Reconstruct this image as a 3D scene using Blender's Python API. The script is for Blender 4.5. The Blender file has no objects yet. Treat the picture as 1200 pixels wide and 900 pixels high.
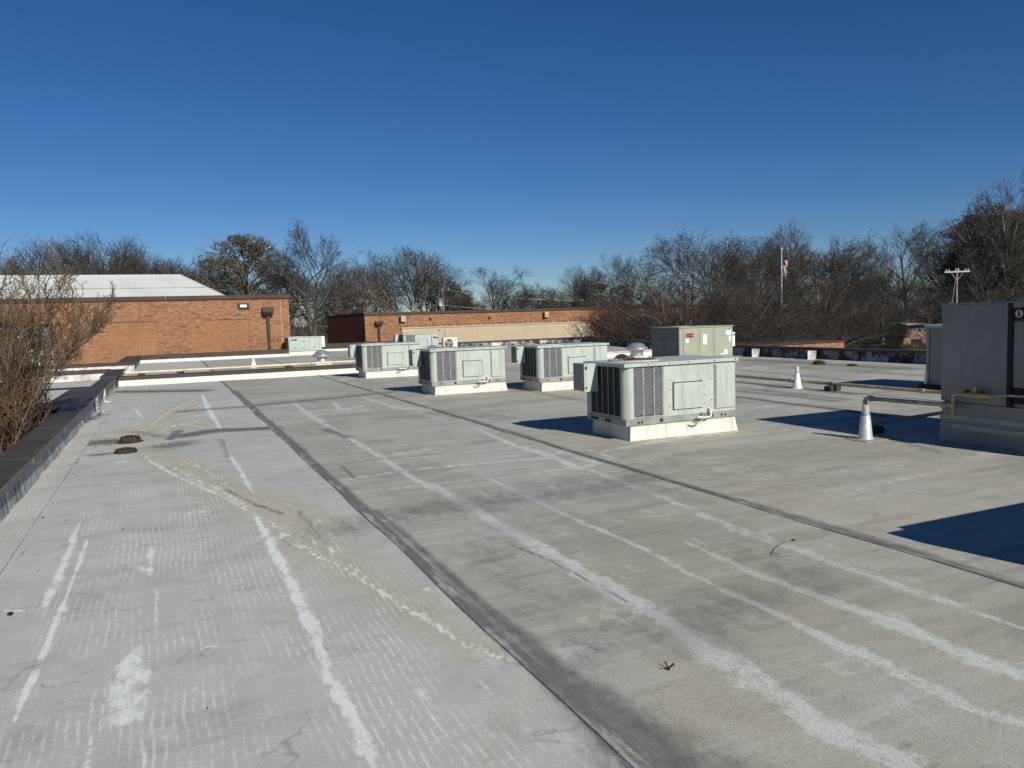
import bpy, bmesh, math, random
import numpy as np
from mathutils import Vector, Matrix
R = math.radians
rng = np.random.default_rng(7)
random.seed(7)
sc = bpy.context.scene
COL = sc.collection

# ------------------------------------------------------------------ camera, light
EYE = 2.2
F_PX = 906.4                      # focal length in pixels of a 1200 px wide picture
YAW, PITCH, ROLL = R(23.943), R(4.827), R(-1.8055)
fw = Vector((math.sin(YAW)*math.cos(PITCH), math.cos(YAW)*math.cos(PITCH), -math.sin(PITCH)))
r0 = Vector((math.cos(YAW), -math.sin(YAW), 0)); u0 = r0.cross(fw)
rt = math.cos(ROLL)*r0 + math.sin(ROLL)*u0
up = -math.sin(ROLL)*r0 + math.cos(ROLL)*u0
cd = bpy.data.cameras.new('camera'); cam = bpy.data.objects.new('camera', cd); COL.objects.link(cam)
cd.sensor_fit = 'HORIZONTAL'; cd.sensor_width = 36; cd.lens = 36*F_PX/1200
cd.clip_start = .05; cd.clip_end = 3000
M3 = Matrix((rt, up, -fw)).transposed()
cam.matrix_world = Matrix.Translation((0, 0, EYE)) @ M3.to_4x4()
sc.camera = cam

SUN_EL = R(30.8); SX, SY = .155, -.988
w = bpy.data.worlds.new('World'); sc.world = w; w.use_nodes = True
nt = w.node_tree; bg = nt.nodes['Background']
sky = nt.nodes.new('ShaderNodeTexSky'); sky.sky_type = 'NISHITA'; sky.sun_disc = False
sky.sun_elevation = SUN_EL; sky.sun_rotation = math.atan2(SX, SY)
sky.altitude = 1500; sky.air_density = 1.0; sky.dust_density = 0.0; sky.ozone_density = 6.0
hsv = nt.nodes.new('ShaderNodeHueSaturation'); hsv.inputs['Saturation'].default_value = 1.17; hsv.inputs['Hue'].default_value = .507
nt.links.new(sky.outputs[0], hsv.inputs['Color']); nt.links.new(hsv.outputs[0], bg.inputs[0]); bg.inputs[1].default_value = .066
sl = bpy.data.lights.new('sun', 'SUN'); sl.energy = 5.0; sl.angle = R(.53); sl.color = (1, .955, .88)
sun = bpy.data.objects.new('sun', sl); COL.objects.link(sun)
sd = Vector((SX*math.cos(SUN_EL), SY*math.cos(SUN_EL), math.sin(SUN_EL)))
sun.rotation_euler = sd.to_track_quat('Z', 'Y').to_euler(); sun.location = sd*60
vs = sc.view_settings
vs.view_transform = 'Standard'; vs.look = 'None'; vs.gamma = 1; vs.exposure = 0; vs.use_curve_mapping = False

# ------------------------------------------------------------------ survey helpers (photo pixel -> point of the place)
def ray(px, py): return fw + rt*((px-600)/F_PX) - up*((py-450)/F_PX)
def ground(px, py, z=0):
    d = ray(px, py); t = (z-EYE)/d.z; return Vector((0, 0, EYE)) + d*t
def horizon(px): return 373.4 - .0315*(px-600)
def spot(px, D):                  # level point at depth D along the bearing of column px
    d = ray(px, horizon(px)); return d.x*D, d.y*D
def top_z(px, py, D): return EYE + (horizon(px)-py)/F_PX*D

# ------------------------------------------------------------------ materials
def new_mat(name):
    m = bpy.data.materials.new(name); m.use_nodes = True
    return m, m.node_tree, m.node_tree.nodes['Principled BSDF']
def N(nt, t, **kw):
    n = nt.nodes.new(t)
    for k, v in kw.items():
        if k in n.inputs: n.inputs[k].default_value = v
        else: setattr(n, k, v)
    return n
def L(nt, a, b): nt.links.new(a, b)
def math_(nt, op, a, b=None, c=None, clamp=False):
    n = nt.nodes.new('ShaderNodeMath'); n.operation = op; n.use_clamp = clamp
    for i, v in enumerate((a, b, c)):
        if v is None: continue
        if isinstance(v, (int, float)): n.inputs[i].default_value = v
        else: nt.links.new(v, n.inputs[i])
    return n.outputs[0]
def mixc(nt, fac, a, b):
    n = nt.nodes.new('ShaderNodeMix'); n.data_type = 'RGBA'
    for s, v in ((0, fac), (6, a), (7, b)):
        if isinstance(v, (int, float)): n.inputs[s].default_value = v
        elif isinstance(v, tuple): n.inputs[s].default_value = (*v, 1) if len(v) == 3 else v
        else: nt.links.new(v, n.inputs[s])
    return n.outputs[2]
def noise(nt, vec, scale, detail=3, rough=.55):
    n = nt.nodes.new('ShaderNodeTexNoise'); n.inputs['Scale'].default_value = scale
    n.inputs['Detail'].default_value = detail; n.inputs['Roughness'].default_value = rough
    if vec is not None: nt.links.new(vec, n.inputs['Vector'])
    return n.outputs[0]
def mapping(nt, vec, scale):
    n = nt.nodes.new('ShaderNodeMapping'); n.inputs['Scale'].default_value = scale
    nt.links.new(vec, n.inputs[0]); return n.outputs[0]
def ramp(nt, v, lo, hi):
    n = nt.nodes.new('ShaderNodeMapRange'); n.interpolation_type = 'SMOOTHSTEP'
    nt.links.new(v, n.inputs[0]); n.inputs[1].default_value = lo; n.inputs[2].default_value = hi
    return n.outputs[0]
def geo_pos(nt): return nt.nodes.new('ShaderNodeNewGeometry').outputs['Position']
def bump(nt, bs, h, strength=.3, dist=.01):
    b = N(nt, 'ShaderNodeBump'); b.inputs['Strength'].default_value = strength; b.inputs['Distance'].default_value = dist
    L(nt, h, b.inputs['Height']); L(nt, b.outputs[0], bs.inputs['Normal'])

def paint(name, col, rough=.5, metal=0, var=.12, scale=3, dirt=None, dirt_amt=.35, streak=False, spec=.5, lo=.5, hi=.72):
    """plain coating with mottled tone, optional dirt (vertical runs when streak)"""
    m, nt, bs = new_mat(name)
    p = geo_pos(nt)
    n1 = noise(nt, p, scale, 4)
    dark = tuple(c*(1-var*1.6) for c in col); lite = tuple(min(1, c*(1+var)) for c in col)
    c = mixc(nt, ramp(nt, n1, .3, .7), dark, lite)
    if dirt:
        v = mapping(nt, p, (9, 9, .7) if streak else (2.2, 2.2, 2.2))
        n2 = noise(nt, v, 1.0, 5, .65)
        c = mixc(nt, math_(nt, 'MULTIPLY', ramp(nt, n2, lo, hi), dirt_amt), c, dirt)
    L(nt, c, bs.inputs['Base Color'])
    bs.inputs['Roughness'].default_value = rough; bs.inputs['Metallic'].default_value = metal
    bs.inputs['Specular IOR Level'].default_value = spec
    return m

M = {}
M['cab'] = paint('painted_steel', (.445, .490, .435), .42, var=.05, scale=2.5, dirt=(.24, .235, .185), dirt_amt=.42, streak=True, lo=.47, hi=.70)
M['cab_far'] = paint('sage_steel', (.33, .35, .255), .45, var=.04, scale=2, dirt=(.26, .26, .2), dirt_amt=.2, streak=True)
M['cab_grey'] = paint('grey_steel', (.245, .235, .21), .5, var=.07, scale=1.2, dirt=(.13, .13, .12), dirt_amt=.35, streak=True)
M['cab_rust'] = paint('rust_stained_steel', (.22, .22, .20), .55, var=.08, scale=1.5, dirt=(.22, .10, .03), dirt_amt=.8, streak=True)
M['grille'] = paint('grille_steel', (.27, .285, .285), .5, metal=.2, var=.08, scale=8)
M['coil'] = paint('coil_black', (.018, .02, .022), .6, var=.2, scale=10)
M['dark'] = paint('shadow_gap_black', (.012, .012, .012), .8, var=.1)
M['rail'] = paint('galvanised_rail', (.30, .32, .29), .5, metal=.2, var=.12, scale=4, dirt=(.13, .12, .1), dirt_amt=.5)
M['curb'] = paint('white_coating', (.66, .64, .56), .6, var=.06, scale=3, dirt=(.36, .31, .21), dirt_amt=.6, streak=True, lo=.46, hi=.70)
M['white'] = paint('white_plastic', (.66, .66, .63), .4, var=.04)
M['label'] = paint('white_sticker', (.82, .82, .80), .45, var=.03)
M['flash'] = paint('grey_flashing', (.52, .525, .51), .75, var=.16, scale=2.5, dirt=(.05, .053, .055), dirt_amt=.9, streak=True, lo=.43, hi=.64)
M['flashwhite'] = paint('white_flashing', (.58, .57, .53), .65, var=.12, scale=3, dirt=(.13, .13, .125), dirt_amt=.85, lo=.46, hi=.66)
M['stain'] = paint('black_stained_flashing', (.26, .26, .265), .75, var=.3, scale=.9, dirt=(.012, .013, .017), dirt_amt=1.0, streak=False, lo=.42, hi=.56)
M['coping'] = paint('brown_metal_coping', (.062, .052, .050), .62, spec=.25, var=.12, scale=1.1, dirt=(.09, .08, .075), dirt_amt=.4)
M['copingb'] = paint('dark_bronze_metal', (.070, .047, .040), .65, spec=.25, var=.12, scale=1.5, dirt=(.05, .036, .03), dirt_amt=.5)
M['copinglip'] = paint('weathered_coping_edge', (.17, .16, .14), .6, var=.15, scale=4, dirt=(.08, .07, .06), dirt_amt=.6)
M['fanred'] = paint('rusty_fan_red', (.10, .022, .014), .7, var=.25, scale=9)
M['iron'] = paint('rust_red_iron', (.050, .024, .018), .9, var=.3, scale=14, dirt=(.04, .02, .015), dirt_amt=.7)
M['galv'] = paint('spun_aluminium', (.62, .63, .64), .35, metal=.75, var=.08, scale=5)
M['tan'] = paint('tan_metal_panel', (.45, .365, .24), .55, var=.03, scale=.6, dirt=(.38, .31, .2), dirt_amt=.3, streak=True)
M['roofmetal'] = paint('white_metal_roof', (.53, .54, .515), .5, var=.04, scale=.5, dirt=(.45, .46, .44), dirt_amt=.3, streak=True)
M['yellow'] = paint('yellow_gas_paint', (.55, .42, .10), .5, var=.12, scale=6, dirt=(.3, .22, .08), dirt_amt=.5)
M['gaspipe'] = paint('cream_gas_pipe', (.66, .58, .36), .55, var=.1, scale=3, dirt=(.4, .33, .2), dirt_amt=.5)
M['oldpipe'] = paint('weathered_pipe', (.44, .37, .24), .6, var=.2, scale=5, dirt=(.12, .1, .07), dirt_amt=.6)
M['block'] = paint('dark_block', (.035, .032, .03), .85, var=.3, scale=10)
M['sealpipe'] = paint('silver_pipe_boot', (.52, .53, .53), .48, metal=.35, var=.08, scale=8)
M['red'] = paint('red_badge', (.55, .02, .03), .4, var=.03)
M['darkred'] = paint('dark_red_badge', (.16, .012, .014), .4, var=.03)
M['paleink'] = paint('pale_print', (.55, .50, .49), .5, var=.02)
M['navy'] = paint('navy_ink', (.03, .06, .16), .5, var=.05)
M['bark'] = paint('grey_bark', (.185, .162, .135), .9, var=.45, scale=.8)
M['barkshade'] = paint('shaded_bark', (.075, .065, .055), .9, var=.4, scale=1.0)  # darker copy of the bark, shade on the forked trunk put into the colour
M['twig'] = paint('brown_twigs', (.066, .055, .044), .9, var=.4, scale=.4)
M['twigr'] = paint('reddish_twigs', (.060, .047, .037), .9, var=.4, scale=.4)
M['stem'] = paint('tan_stems', (.15, .108, .064), .85, var=.3, scale=2)
M['seed'] = paint('brown_seed_heads', (.125, .062, .026), .9, var=.35, scale=6)
M['wood'] = paint('weathered_pole', (.30, .26, .20), .85, var=.2, scale=4)
M['wire'] = paint('pale_wire', (.36, .33, .30), .6, var=.05)
M['shingle'] = paint('grey_shingles', (.10, .10, .105), .9, var=.2, scale=2)
M['alu'] = paint('painted_pole', (.60, .60, .58), .35, metal=.3, var=.05)
M['flagred'] = paint('flag_red', (.32, .07, .09), .8, var=.1)
M['flagwhite'] = paint('flag_white', (.62, .58, .60), .8, var=.06)
M['flagblue'] = paint('flag_blue', (.04, .045, .13), .8, var=.1)
M['spandrel'] = paint('pale_spandrel', (.40, .45, .42), .6, var=.1, scale=1)

def leaf_mat(name, a, b):
    m, nt, bs = new_mat(name)
    n = noise(nt, geo_pos(nt), .9, 3)
    L(nt, mixc(nt, ramp(nt, n, .35, .65), a, b), bs.inputs['Base Color']); bs.inputs['Roughness'].default_value = .7
    return m
M['leaf'] = leaf_mat('olive_foliage', (.035, .042, .018), (.095, .085, .032))
M['leafdark'] = leaf_mat('dark_evergreen', (.018, .026, .012), (.05, .058, .025))
M['leafbrown'] = leaf_mat('clinging_brown_leaves', (.075, .045, .022), (.13, .085, .035))

def brick_mat(name, c1, c2, mortar, stack=False, axis='x'):
    m, nt, bs = new_mat(name)
    p = geo_pos(nt); s = N(nt, 'ShaderNodeSeparateXYZ'); L(nt, p, s.inputs[0])
    cb = N(nt, 'ShaderNodeCombineXYZ'); L(nt, s.outputs[0 if axis == 'x' else 1], cb.inputs[0]); L(nt, s.outputs[2], cb.inputs[1])
    b = N(nt, 'ShaderNodeTexBrick'); L(nt, cb.outputs[0], b.inputs['Vector'])
    b.inputs['Scale'].default_value = 1; b.inputs['Brick Width'].default_value = .24 if not stack else .20
    b.inputs['Row Height'].default_value = .078 if not stack else .13
    b.inputs['Mortar Size'].default_value = .010 if not stack else .016; b.inputs['Mortar Smooth'].default_value = .3
    b.offset = 0 if stack else .5; b.inputs['Bias'].default_value = -.1
    b.inputs['Color1'].default_value = (*c1, 1); b.inputs['Color2'].default_value = (*c2, 1); b.inputs['Mortar'].default_value = (*mortar, 1)
    rh, bw = (.078, .24) if not stack else (.13, .20)
    rown = math_(nt, 'FLOOR', math_(nt, 'DIVIDE', s.outputs[2], rh)); col = math_(nt, 'FLOOR', math_(nt, 'ADD', math_(nt, 'DIVIDE', s.outputs[0 if axis == 'x' else 1], bw), math_(nt, 'MULTIPLY', rown, .5 if not stack else 0)))
    cw = N(nt, 'ShaderNodeCombineXYZ'); L(nt, col, cw.inputs[0]); L(nt, rown, cw.inputs[1])
    wn = N(nt, 'ShaderNodeTexWhiteNoise'); L(nt, cw.outputs[0], wn.inputs['Vector'])
    v = mapping(nt, cb.outputs[0], (.45, 10, 1)); n = noise(nt, v, 1.0, 4, .75)
    n2 = noise(nt, p, .35, 3)
    c = mixc(nt, math_(nt, 'MULTIPLY', ramp(nt, n, .42, .68), .55 if not stack else .2), b.outputs[0], tuple(x*.60 for x in c1))
    c = mixc(nt, math_(nt, 'MULTIPLY', ramp(nt, wn.outputs['Value'], .62, 1.0), .6 if not stack else .25), c, tuple(x*.55 for x in c1))
    c = mixc(nt, math_(nt, 'MULTIPLY', ramp(nt, wn.outputs['Value'], .32, .0), .5 if not stack else .2), c, tuple(min(1, x*1.25) for x in c2))
    c = mixc(nt, math_(nt, 'MULTIPLY', ramp(nt, n2, .45, .7), .3), c, tuple(min(1, x*1.2) for x in c2))
    L(nt, c, bs.inputs['Base Color']); bs.inputs['Roughness'].default_value = .85
    bump(nt, bs, b.outputs['Fac'], .5, -.006)
    return m
M['brick'] = brick_mat('orange_brick', (.225, .090, .040), (.365, .170, .076), (.31, .21, .135))
M['bricky'] = brick_mat('orange_brick_side', (.30, .11, .05), (.38, .17, .08), (.34, .24, .16), axis='y')
M['brickstack'] = brick_mat('stack_bond_brick', (.305, .142, .064), (.36, .185, .088), (.19, .085, .042), stack=True)
M['brickpink'] = brick_mat('pink_brick', (.42, .23, .165), (.47, .27, .19), (.42, .33, .26))

def glass_mat():
    m, nt, bs = new_mat('window_glass')
    bs.inputs['Base Color'].default_value = (.25, .29, .33, 1); bs.inputs['Roughness'].default_value = .08
    bs.inputs['Specular IOR Level'].default_value = .8
    return m
M['glass'] = glass_mat()

def membrane(name='aged_roof_membrane', base_r=(.415, .405, .328), base_l=(.505, .518, .465), grime=0.0):
    m, nt, bs = new_mat(name)
    p = geo_pos(nt)
    at = N(nt, 'ShaderNodeAttribute'); at.attribute_name = 'wear'
    sep = N(nt, 'ShaderNodeSeparateColor'); L(nt, at.outputs['Color'], sep.inputs[0])
    Wt, Dk, Tn, Da = sep.outputs[0], sep.outputs[1], sep.outputs[2], at.outputs['Alpha']
    sx = N(nt, 'ShaderNodeSeparateXYZ'); L(nt, p, sx.inputs[0]); X, Y = sx.outputs[0], sx.outputs[1]
    big = noise(nt, p, .28, 4, .6); mid = noise(nt, p, 1.7, 5, .65); fine = noise(nt, p, 26, 4, .7)
    grain = noise(nt, p, 120, 3, .8)
    lat = math_(nt, 'ADD', math_(nt, 'MULTIPLY', noise(nt, mapping(nt, p, (.9, 7, 1)), 1.0, 4, .7), .5), math_(nt, 'MULTIPLY', noise(nt, mapping(nt, p, (.22, 1.9, 1)), 1.0, 4, .65), .5))          # streaks lying across the sheets
    lon = noise(nt, mapping(nt, p, (6, .5, 1)), 1.0, 4, .7)          # streaks along the sheets
    left = ramp(nt, X, 2.02, 1.96)
    grey = mixc(nt, left, base_r, base_l)
    c = mixc(nt, math_(nt, 'MULTIPLY', ramp(nt, big, .38, .66), .55), grey, (.52, .512, .46))
    c = mixc(nt, math_(nt, 'MULTIPLY', ramp(nt, mid, .48, .75), .5), c, (.285, .278, .245))
    c = mixc(nt, math_(nt, 'MULTIPLY', ramp(nt, lat, .50, .64), math_(nt, 'SUBTRACT', .55, math_(nt, 'MULTIPLY', left, .3))), c, (.60, .60, .565))
    c = mixc(nt, math_(nt, 'MULTIPLY', ramp(nt, lat, .49, .37), math_(nt, 'SUBTRACT', .68, math_(nt, 'MULTIPLY', left, .46))), c, (.235, .23, .205))
    c = mixc(nt, math_(nt, 'MULTIPLY', ramp(nt, lon, .56, .78), .42), c, (.60, .60, .56))
    # tan silt
    tn = math_(nt, 'MULTIPLY', Tn, math_(nt, 'ADD', math_(nt, 'MULTIPLY', mid, .9), .45), clamp=True)
    c = mixc(nt, math_(nt, 'MULTIPLY', tn, .9), c, (.47, .425, .32))
    def contour(sc, wdt, msk, amt, colr, sx_=1.0):
        n0 = noise(nt, mapping(nt, p, (sc*sx_, sc, 1)), 1.0, 4, .55)
        e = math_(nt, 'ABSOLUTE', math_(nt, 'SUBTRACT', n0, .5))
        k = math_(nt, 'MULTIPLY', ramp(nt, e, wdt, wdt*.15), ramp(nt, noise(nt, p, msk, 3, .6), .50, .62))
        return mixc(nt, math_(nt, 'MULTIPLY', k, amt), c, colr)
    c = contour(.55, .012, .5, .55, (.60, .585, .50)); c = contour(.9, .008, .7, .5, (.22, .212, .185), .6)
    pond = math_(nt, 'MULTIPLY', ramp(nt, noise(nt, mapping(nt, p, (.33, .5, 1)), 1.0, 5, .6), .52, .57), math_(nt, 'SUBTRACT', 1.0, math_(nt, 'MULTIPLY', left, .7)))
    c = mixc(nt, math_(nt, 'MULTIPLY', pond, .38), c, (.25, .242, .20))
    chalk = ramp(nt, noise(nt, mapping(nt, p, (3.2, 1.5, 1)), 1.0, 6, .75), .56, .66)
    c = mixc(nt, math_(nt, 'MULTIPLY', chalk, .34), c, (.66, .665, .63))
    # scrubbed rows of dashes
    wob = noise(nt, mapping(nt, p, (1.3, 1.0, 1)), 1.0, 2)
    ph = math_(nt, 'ADD', math_(nt, 'MULTIPLY', X, 114), math_(nt, 'MULTIPLY', wob, 11))
    row = ramp(nt, math_(nt, 'SINE', ph), .2, 1.0)
    brk = ramp(nt, noise(nt, mapping(nt, p, (13, 8.5, 1)), 1.0, 3, .65), .40, .56)
    patch = ramp(nt, noise(nt, mapping(nt, p, (1.4, .8, 1)), 1.0, 4, .65), .40, .60)
    dash = math_(nt, 'MULTIPLY', math_(nt, 'MULTIPLY', row, brk), math_(nt, 'MULTIPLY', patch, Da))
    c = mixc(nt, math_(nt, 'MULTIPLY', dash, .52), c, (.80, .83, .77))
    # worn white bands, broken up along the weave
    nz = math_(nt, 'ADD', math_(nt, 'MULTIPLY', noise(nt, mapping(nt, p, (7, 3.2, 1)), 1.0, 6, .74), 2.5), math_(nt, 'MULTIPLY', fine, .7))
    wm = ramp(nt, math_(nt, 'ADD', math_(nt, 'MULTIPLY', Wt, 1.0), math_(nt, 'SUBTRACT', nz, 2.02)), .0, .55)
    wm = math_(nt, 'MULTIPLY', wm, ramp(nt, Wt, .02, .18))
    c = mixc(nt, math_(nt, 'MULTIPLY', wm, math_(nt, 'ADD', .50, math_(nt, 'MULTIPLY', left, .35))), c, (.82, .85, .79))
    # grime, and the branch shadow painted in the near left corner
    dz = ramp(nt, math_(nt, 'ADD', Dk, math_(nt, 'SUBTRACT', math_(nt, 'MULTIPLY', nz, .45), .80)), .0, .8)
    dz = math_(nt, 'MULTIPLY', dz, ramp(nt, Dk, .02, .2))
    c = mixc(nt, math_(nt, 'MULTIPLY', dz, .88), c, (.098, .094, .086))
    if grime: c = mixc(nt, math_(nt, 'MULTIPLY', ramp(nt, noise(nt, mapping(nt, p, (7, 1.1, 1)), 1.0, 5, .7), .30, .52), grime), c, (.10, .094, .086))
    # fine weave and grit
    c = mixc(nt, math_(nt, 'MULTIPLY', ramp(nt, grain, .47, .62), math_(nt, 'SUBTRACT', .62, math_(nt, 'MULTIPLY', left, .3))), c, (.18, .172, .155))
    c = mixc(nt, math_(nt, 'MULTIPLY', ramp(nt, fine, .55, .8), .28), c, (.60, .59, .56))
    weave = math_(nt, 'MULTIPLY', math_(nt, 'SINE', math_(nt, 'MULTIPLY', X, 330)), math_(nt, 'SINE', math_(nt, 'MULTIPLY', Y, 250)))
    c = mixc(nt, math_(nt, 'MULTIPLY', math_(nt, 'MULTIPLY', ramp(nt, weave, .1, .8), ramp(nt, lon, .45, .6)), .22), c, (.17, .165, .15))
    speck = ramp(nt, noise(nt, p, 55, 2, .5), .78, .81)
    c = mixc(nt, math_(nt, 'MULTIPLY', speck, .7), c, (.05, .045, .04))
    L(nt, c, bs.inputs['Base Color'])
    bs.inputs['Roughness'].default_value = .82; bs.inputs['Specular IOR Level'].default_value = .25
    bump(nt, bs, math_(nt, 'ADD', math_(nt, 'MULTIPLY', fine, .6), math_(nt, 'MULTIPLY', mid, 1.2)), .35, .012)
    return m
M['membrane'] = membrane(); M['seam'] = membrane('grimy_seam_membrane', grime=.85); M['seamlight'] = membrane('lapped_membrane', grime=.4)
def grass_mat():
    m, nt, bs = new_mat('winter_grass')
    p = geo_pos(nt); n = noise(nt, p, .12, 5); n2 = noise(nt, p, 1.6, 4)
    c = mixc(nt, ramp(nt, n, .4, .62), (.12, .11, .045), (.16, .125, .065))
    c = mixc(nt, math_(nt, 'MULTIPLY', ramp(nt, n2, .5, .75), .6), c, (.07, .06, .03))
    L(nt, c, bs.inputs['Base Color']); bs.inputs['Roughness'].default_value = .95
    return m
M['grass'] = grass_mat()

# ------------------------------------------------------------------ mesh helpers
class MB:
    def __init__(s): s.v, s.f, s.m = [], [], []
    def add(s, vs, fs, mi=0):
        o = len(s.v); s.v += [tuple(v) for v in vs]; s.f += [tuple(i+o for i in f) for f in fs]; s.m += [mi]*len(fs); return s
    def box(s, x0, x1, y0, y1, z0, z1, mi=0, b=0.0):
        if b > 0:                                   # chamfered vertical and top edges
            o = [(x0+b, y0), (x1-b, y0), (x1, y0+b), (x1, y1-b), (x1-b, y1), (x0+b, y1), (x0, y1-b), (x0, y0+b)]
            cx, cy = (x0+x1)/2, (y0+y1)/2
            sx_, sy_ = (x1-x0-2*b)/(x1-x0), (y1-y0-2*b)/(y1-y0)
            vs = [(x, y, z0) for x, y in o]+[(x, y, z1-b) for x, y in o]+[(cx+(x-cx)*sx_, cy+(y-cy)*sy_, z1) for x, y in o]
            fs = [tuple(range(7, -1, -1)), tuple(range(16, 24))]
            for r in (0, 8):
                for i in range(8): j = (i+1) % 8; fs.append((r+i, r+j, r+8+j, r+8+i))
            return s.add(vs, fs, mi)
        vs = [(x, y, z) for z in (z0, z1) for x, y in ((x0, y0), (x1, y0), (x1, y1), (x0, y1))]
        return s.add(vs, [(3, 2, 1, 0), (4, 5, 6, 7), (0, 1, 5, 4), (1, 2, 6, 5), (2, 3, 7, 6), (3, 0, 4, 7)], mi)
    def prism(s, poly, z0, z1, mi=0):
        n = len(poly)
        vs = [(x, y, z0) for x, y in poly]+[(x, y, z1) for x, y in poly]
        fs = [tuple(range(n-1, -1, -1)), tuple(range(n, 2*n))]+[(i, (i+1) % n, n+(i+1) % n, n+i) for i in range(n)]
        return s.add(vs, fs, mi)
    def hull8(s, a, b, mi=0):                       # two quads a (bottom) and b (top)
        return s.add(list(a)+list(b), [(3, 2, 1, 0), (4, 5, 6, 7), (0, 1, 5, 4), (1, 2, 6, 5), (2, 3, 7, 6), (3, 0, 4, 7)], mi)
    def tube(s, pts, r, n=8, mi=0, caps=True):
        pts = [Vector(p) for p in pts]; rs = r if isinstance(r, (list, tuple)) else [r]*len(pts)
        o = len(s.v); a = None
        for i, p in enumerate(pts):
            t = (pts[min(i+1, len(pts)-1)]-pts[max(i-1, 0)]).normalized()
            if a is None: a = t.orthogonal().normalized()
            else: a = (a-t*a.dot(t)).normalized()
            b = t.cross(a)
            for k in range(n):
                q = p+(a*math.cos(2*math.pi*k/n)+b*math.sin(2*math.pi*k/n))*rs[i]; s.v.append(tuple(q))
        for i in range(len(pts)-1):
            for k in range(n):
                k2 = (k+1) % n; s.f.append((o+i*n+k, o+i*n+k2, o+(i+1)*n+k2, o+(i+1)*n+k)); s.m.append(mi)
        if caps:
            s.f.append(tuple(o+k for k in range(n-1, -1, -1))); s.m.append(mi)
            e = o+(len(pts)-1)*n; s.f.append(tuple(e+k for k in range(n))); s.m.append(mi)
        return s
    def lathe(s, prof, cx=0, cy=0, n=24, mi=0):
        return s.tube([(cx, cy, z) for _, z in prof], [max(r, 1e-4) for r, _ in prof], n, mi) if _mono(prof) else s._lathe(prof, cx, cy, n, mi)
    def _lathe(s, prof, cx, cy, n, mi):
        o = len(s.v)
        for r, z in prof:
            for k in range(n): s.v.append((cx+r*math.cos(2*math.pi*k/n), cy+r*math.sin(2*math.pi*k/n), z))
        for i in range(len(prof)-1):
            for k in range(n):
                k2 = (k+1) % n; s.f.append((o+i*n+k, o+i*n+k2, o+(i+1)*n+k2, o+(i+1)*n+k)); s.m.append(mi)
        return s
    def build(s, name, mats, parent=None, smooth=False, loc=None):
        me = bpy.data.meshes.new(name); me.from_pydata(s.v, [], s.f)
        for mt in (mats if isinstance(mats, (list, tuple)) else [mats]): me.materials.append(M[mt])
        me.polygons.foreach_set('material_index', s.m)
        if smooth:
            me.polygons.foreach_set('use_smooth', [True]*len(s.f))
            try: me.set_sharp_from_angle(angle=R(42))
            except Exception: pass
        me.update(); o = bpy.data.objects.new(name, me); COL.objects.link(o)
        if parent: o.parent = parent
        if loc: o.location = loc
        return o
def _mono(p): return False

def tag(o, label=None, cat=None, group=None, kind=None):
    for k, v in (('label', label), ('category', cat), ('group', group), ('kind', kind)):
        if v: o[k] = v
    return o
def thing(name, label, cat, loc=(0, 0, 0), rz=0, group=None):
    o = bpy.data.objects.new(name, None); COL.objects.link(o); o.empty_display_size = .2
    o.location = loc; o.rotation_euler = (0, 0, rz); return tag(o, label, cat, group)
KIDS = {}
def copy_thing(o, label=None, loc=None, rz=None, group=None, scale=None):
    c = o.copy(); COL.objects.link(c)
    if label: c['label'] = label
    if group: c['group'] = group
    if loc is not None: c.location = loc
    if rz is not None: c.rotation_euler = (0, 0, rz)
    if scale is not None: c.scale = scale
    for k in list(o.children):
        d = k.copy(); COL.objects.link(d); d.parent = c
        for g in list(k.children):
            e = g.copy(); COL.objects.link(e); e.parent = d
    return c

def text_mesh(name, body, size, mat, parent, loc, rot, extrude=.002):
    cu = bpy.data.curves.new(name, 'FONT'); cu.body = body; cu.size = size; cu.extrude = extrude
    t = bpy.data.objects.new(name, cu); COL.objects.link(t)
    bpy.context.view_layer.update()
    me = bpy.data.meshes.new_from_object(t.evaluated_get(bpy.context.evaluated_depsgraph_get()))
    bpy.data.objects.remove(t); me.materials.clear(); me.materials.append(M[mat])
    o = bpy.data.objects.new(name, me); COL.objects.link(o); o.parent = parent; o.location = loc; o.rotation_euler = rot
    return o

# ------------------------------------------------------------------ ground
GZ = -3.2
g = MB(); g.add([(-1500, -600, GZ), (1800, -600, GZ), (1800, 2200, GZ), (-1500, 2200, GZ)], [(0, 1, 2, 3)])
tag(g.build('ground', 'grass'), kind='structure')

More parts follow.
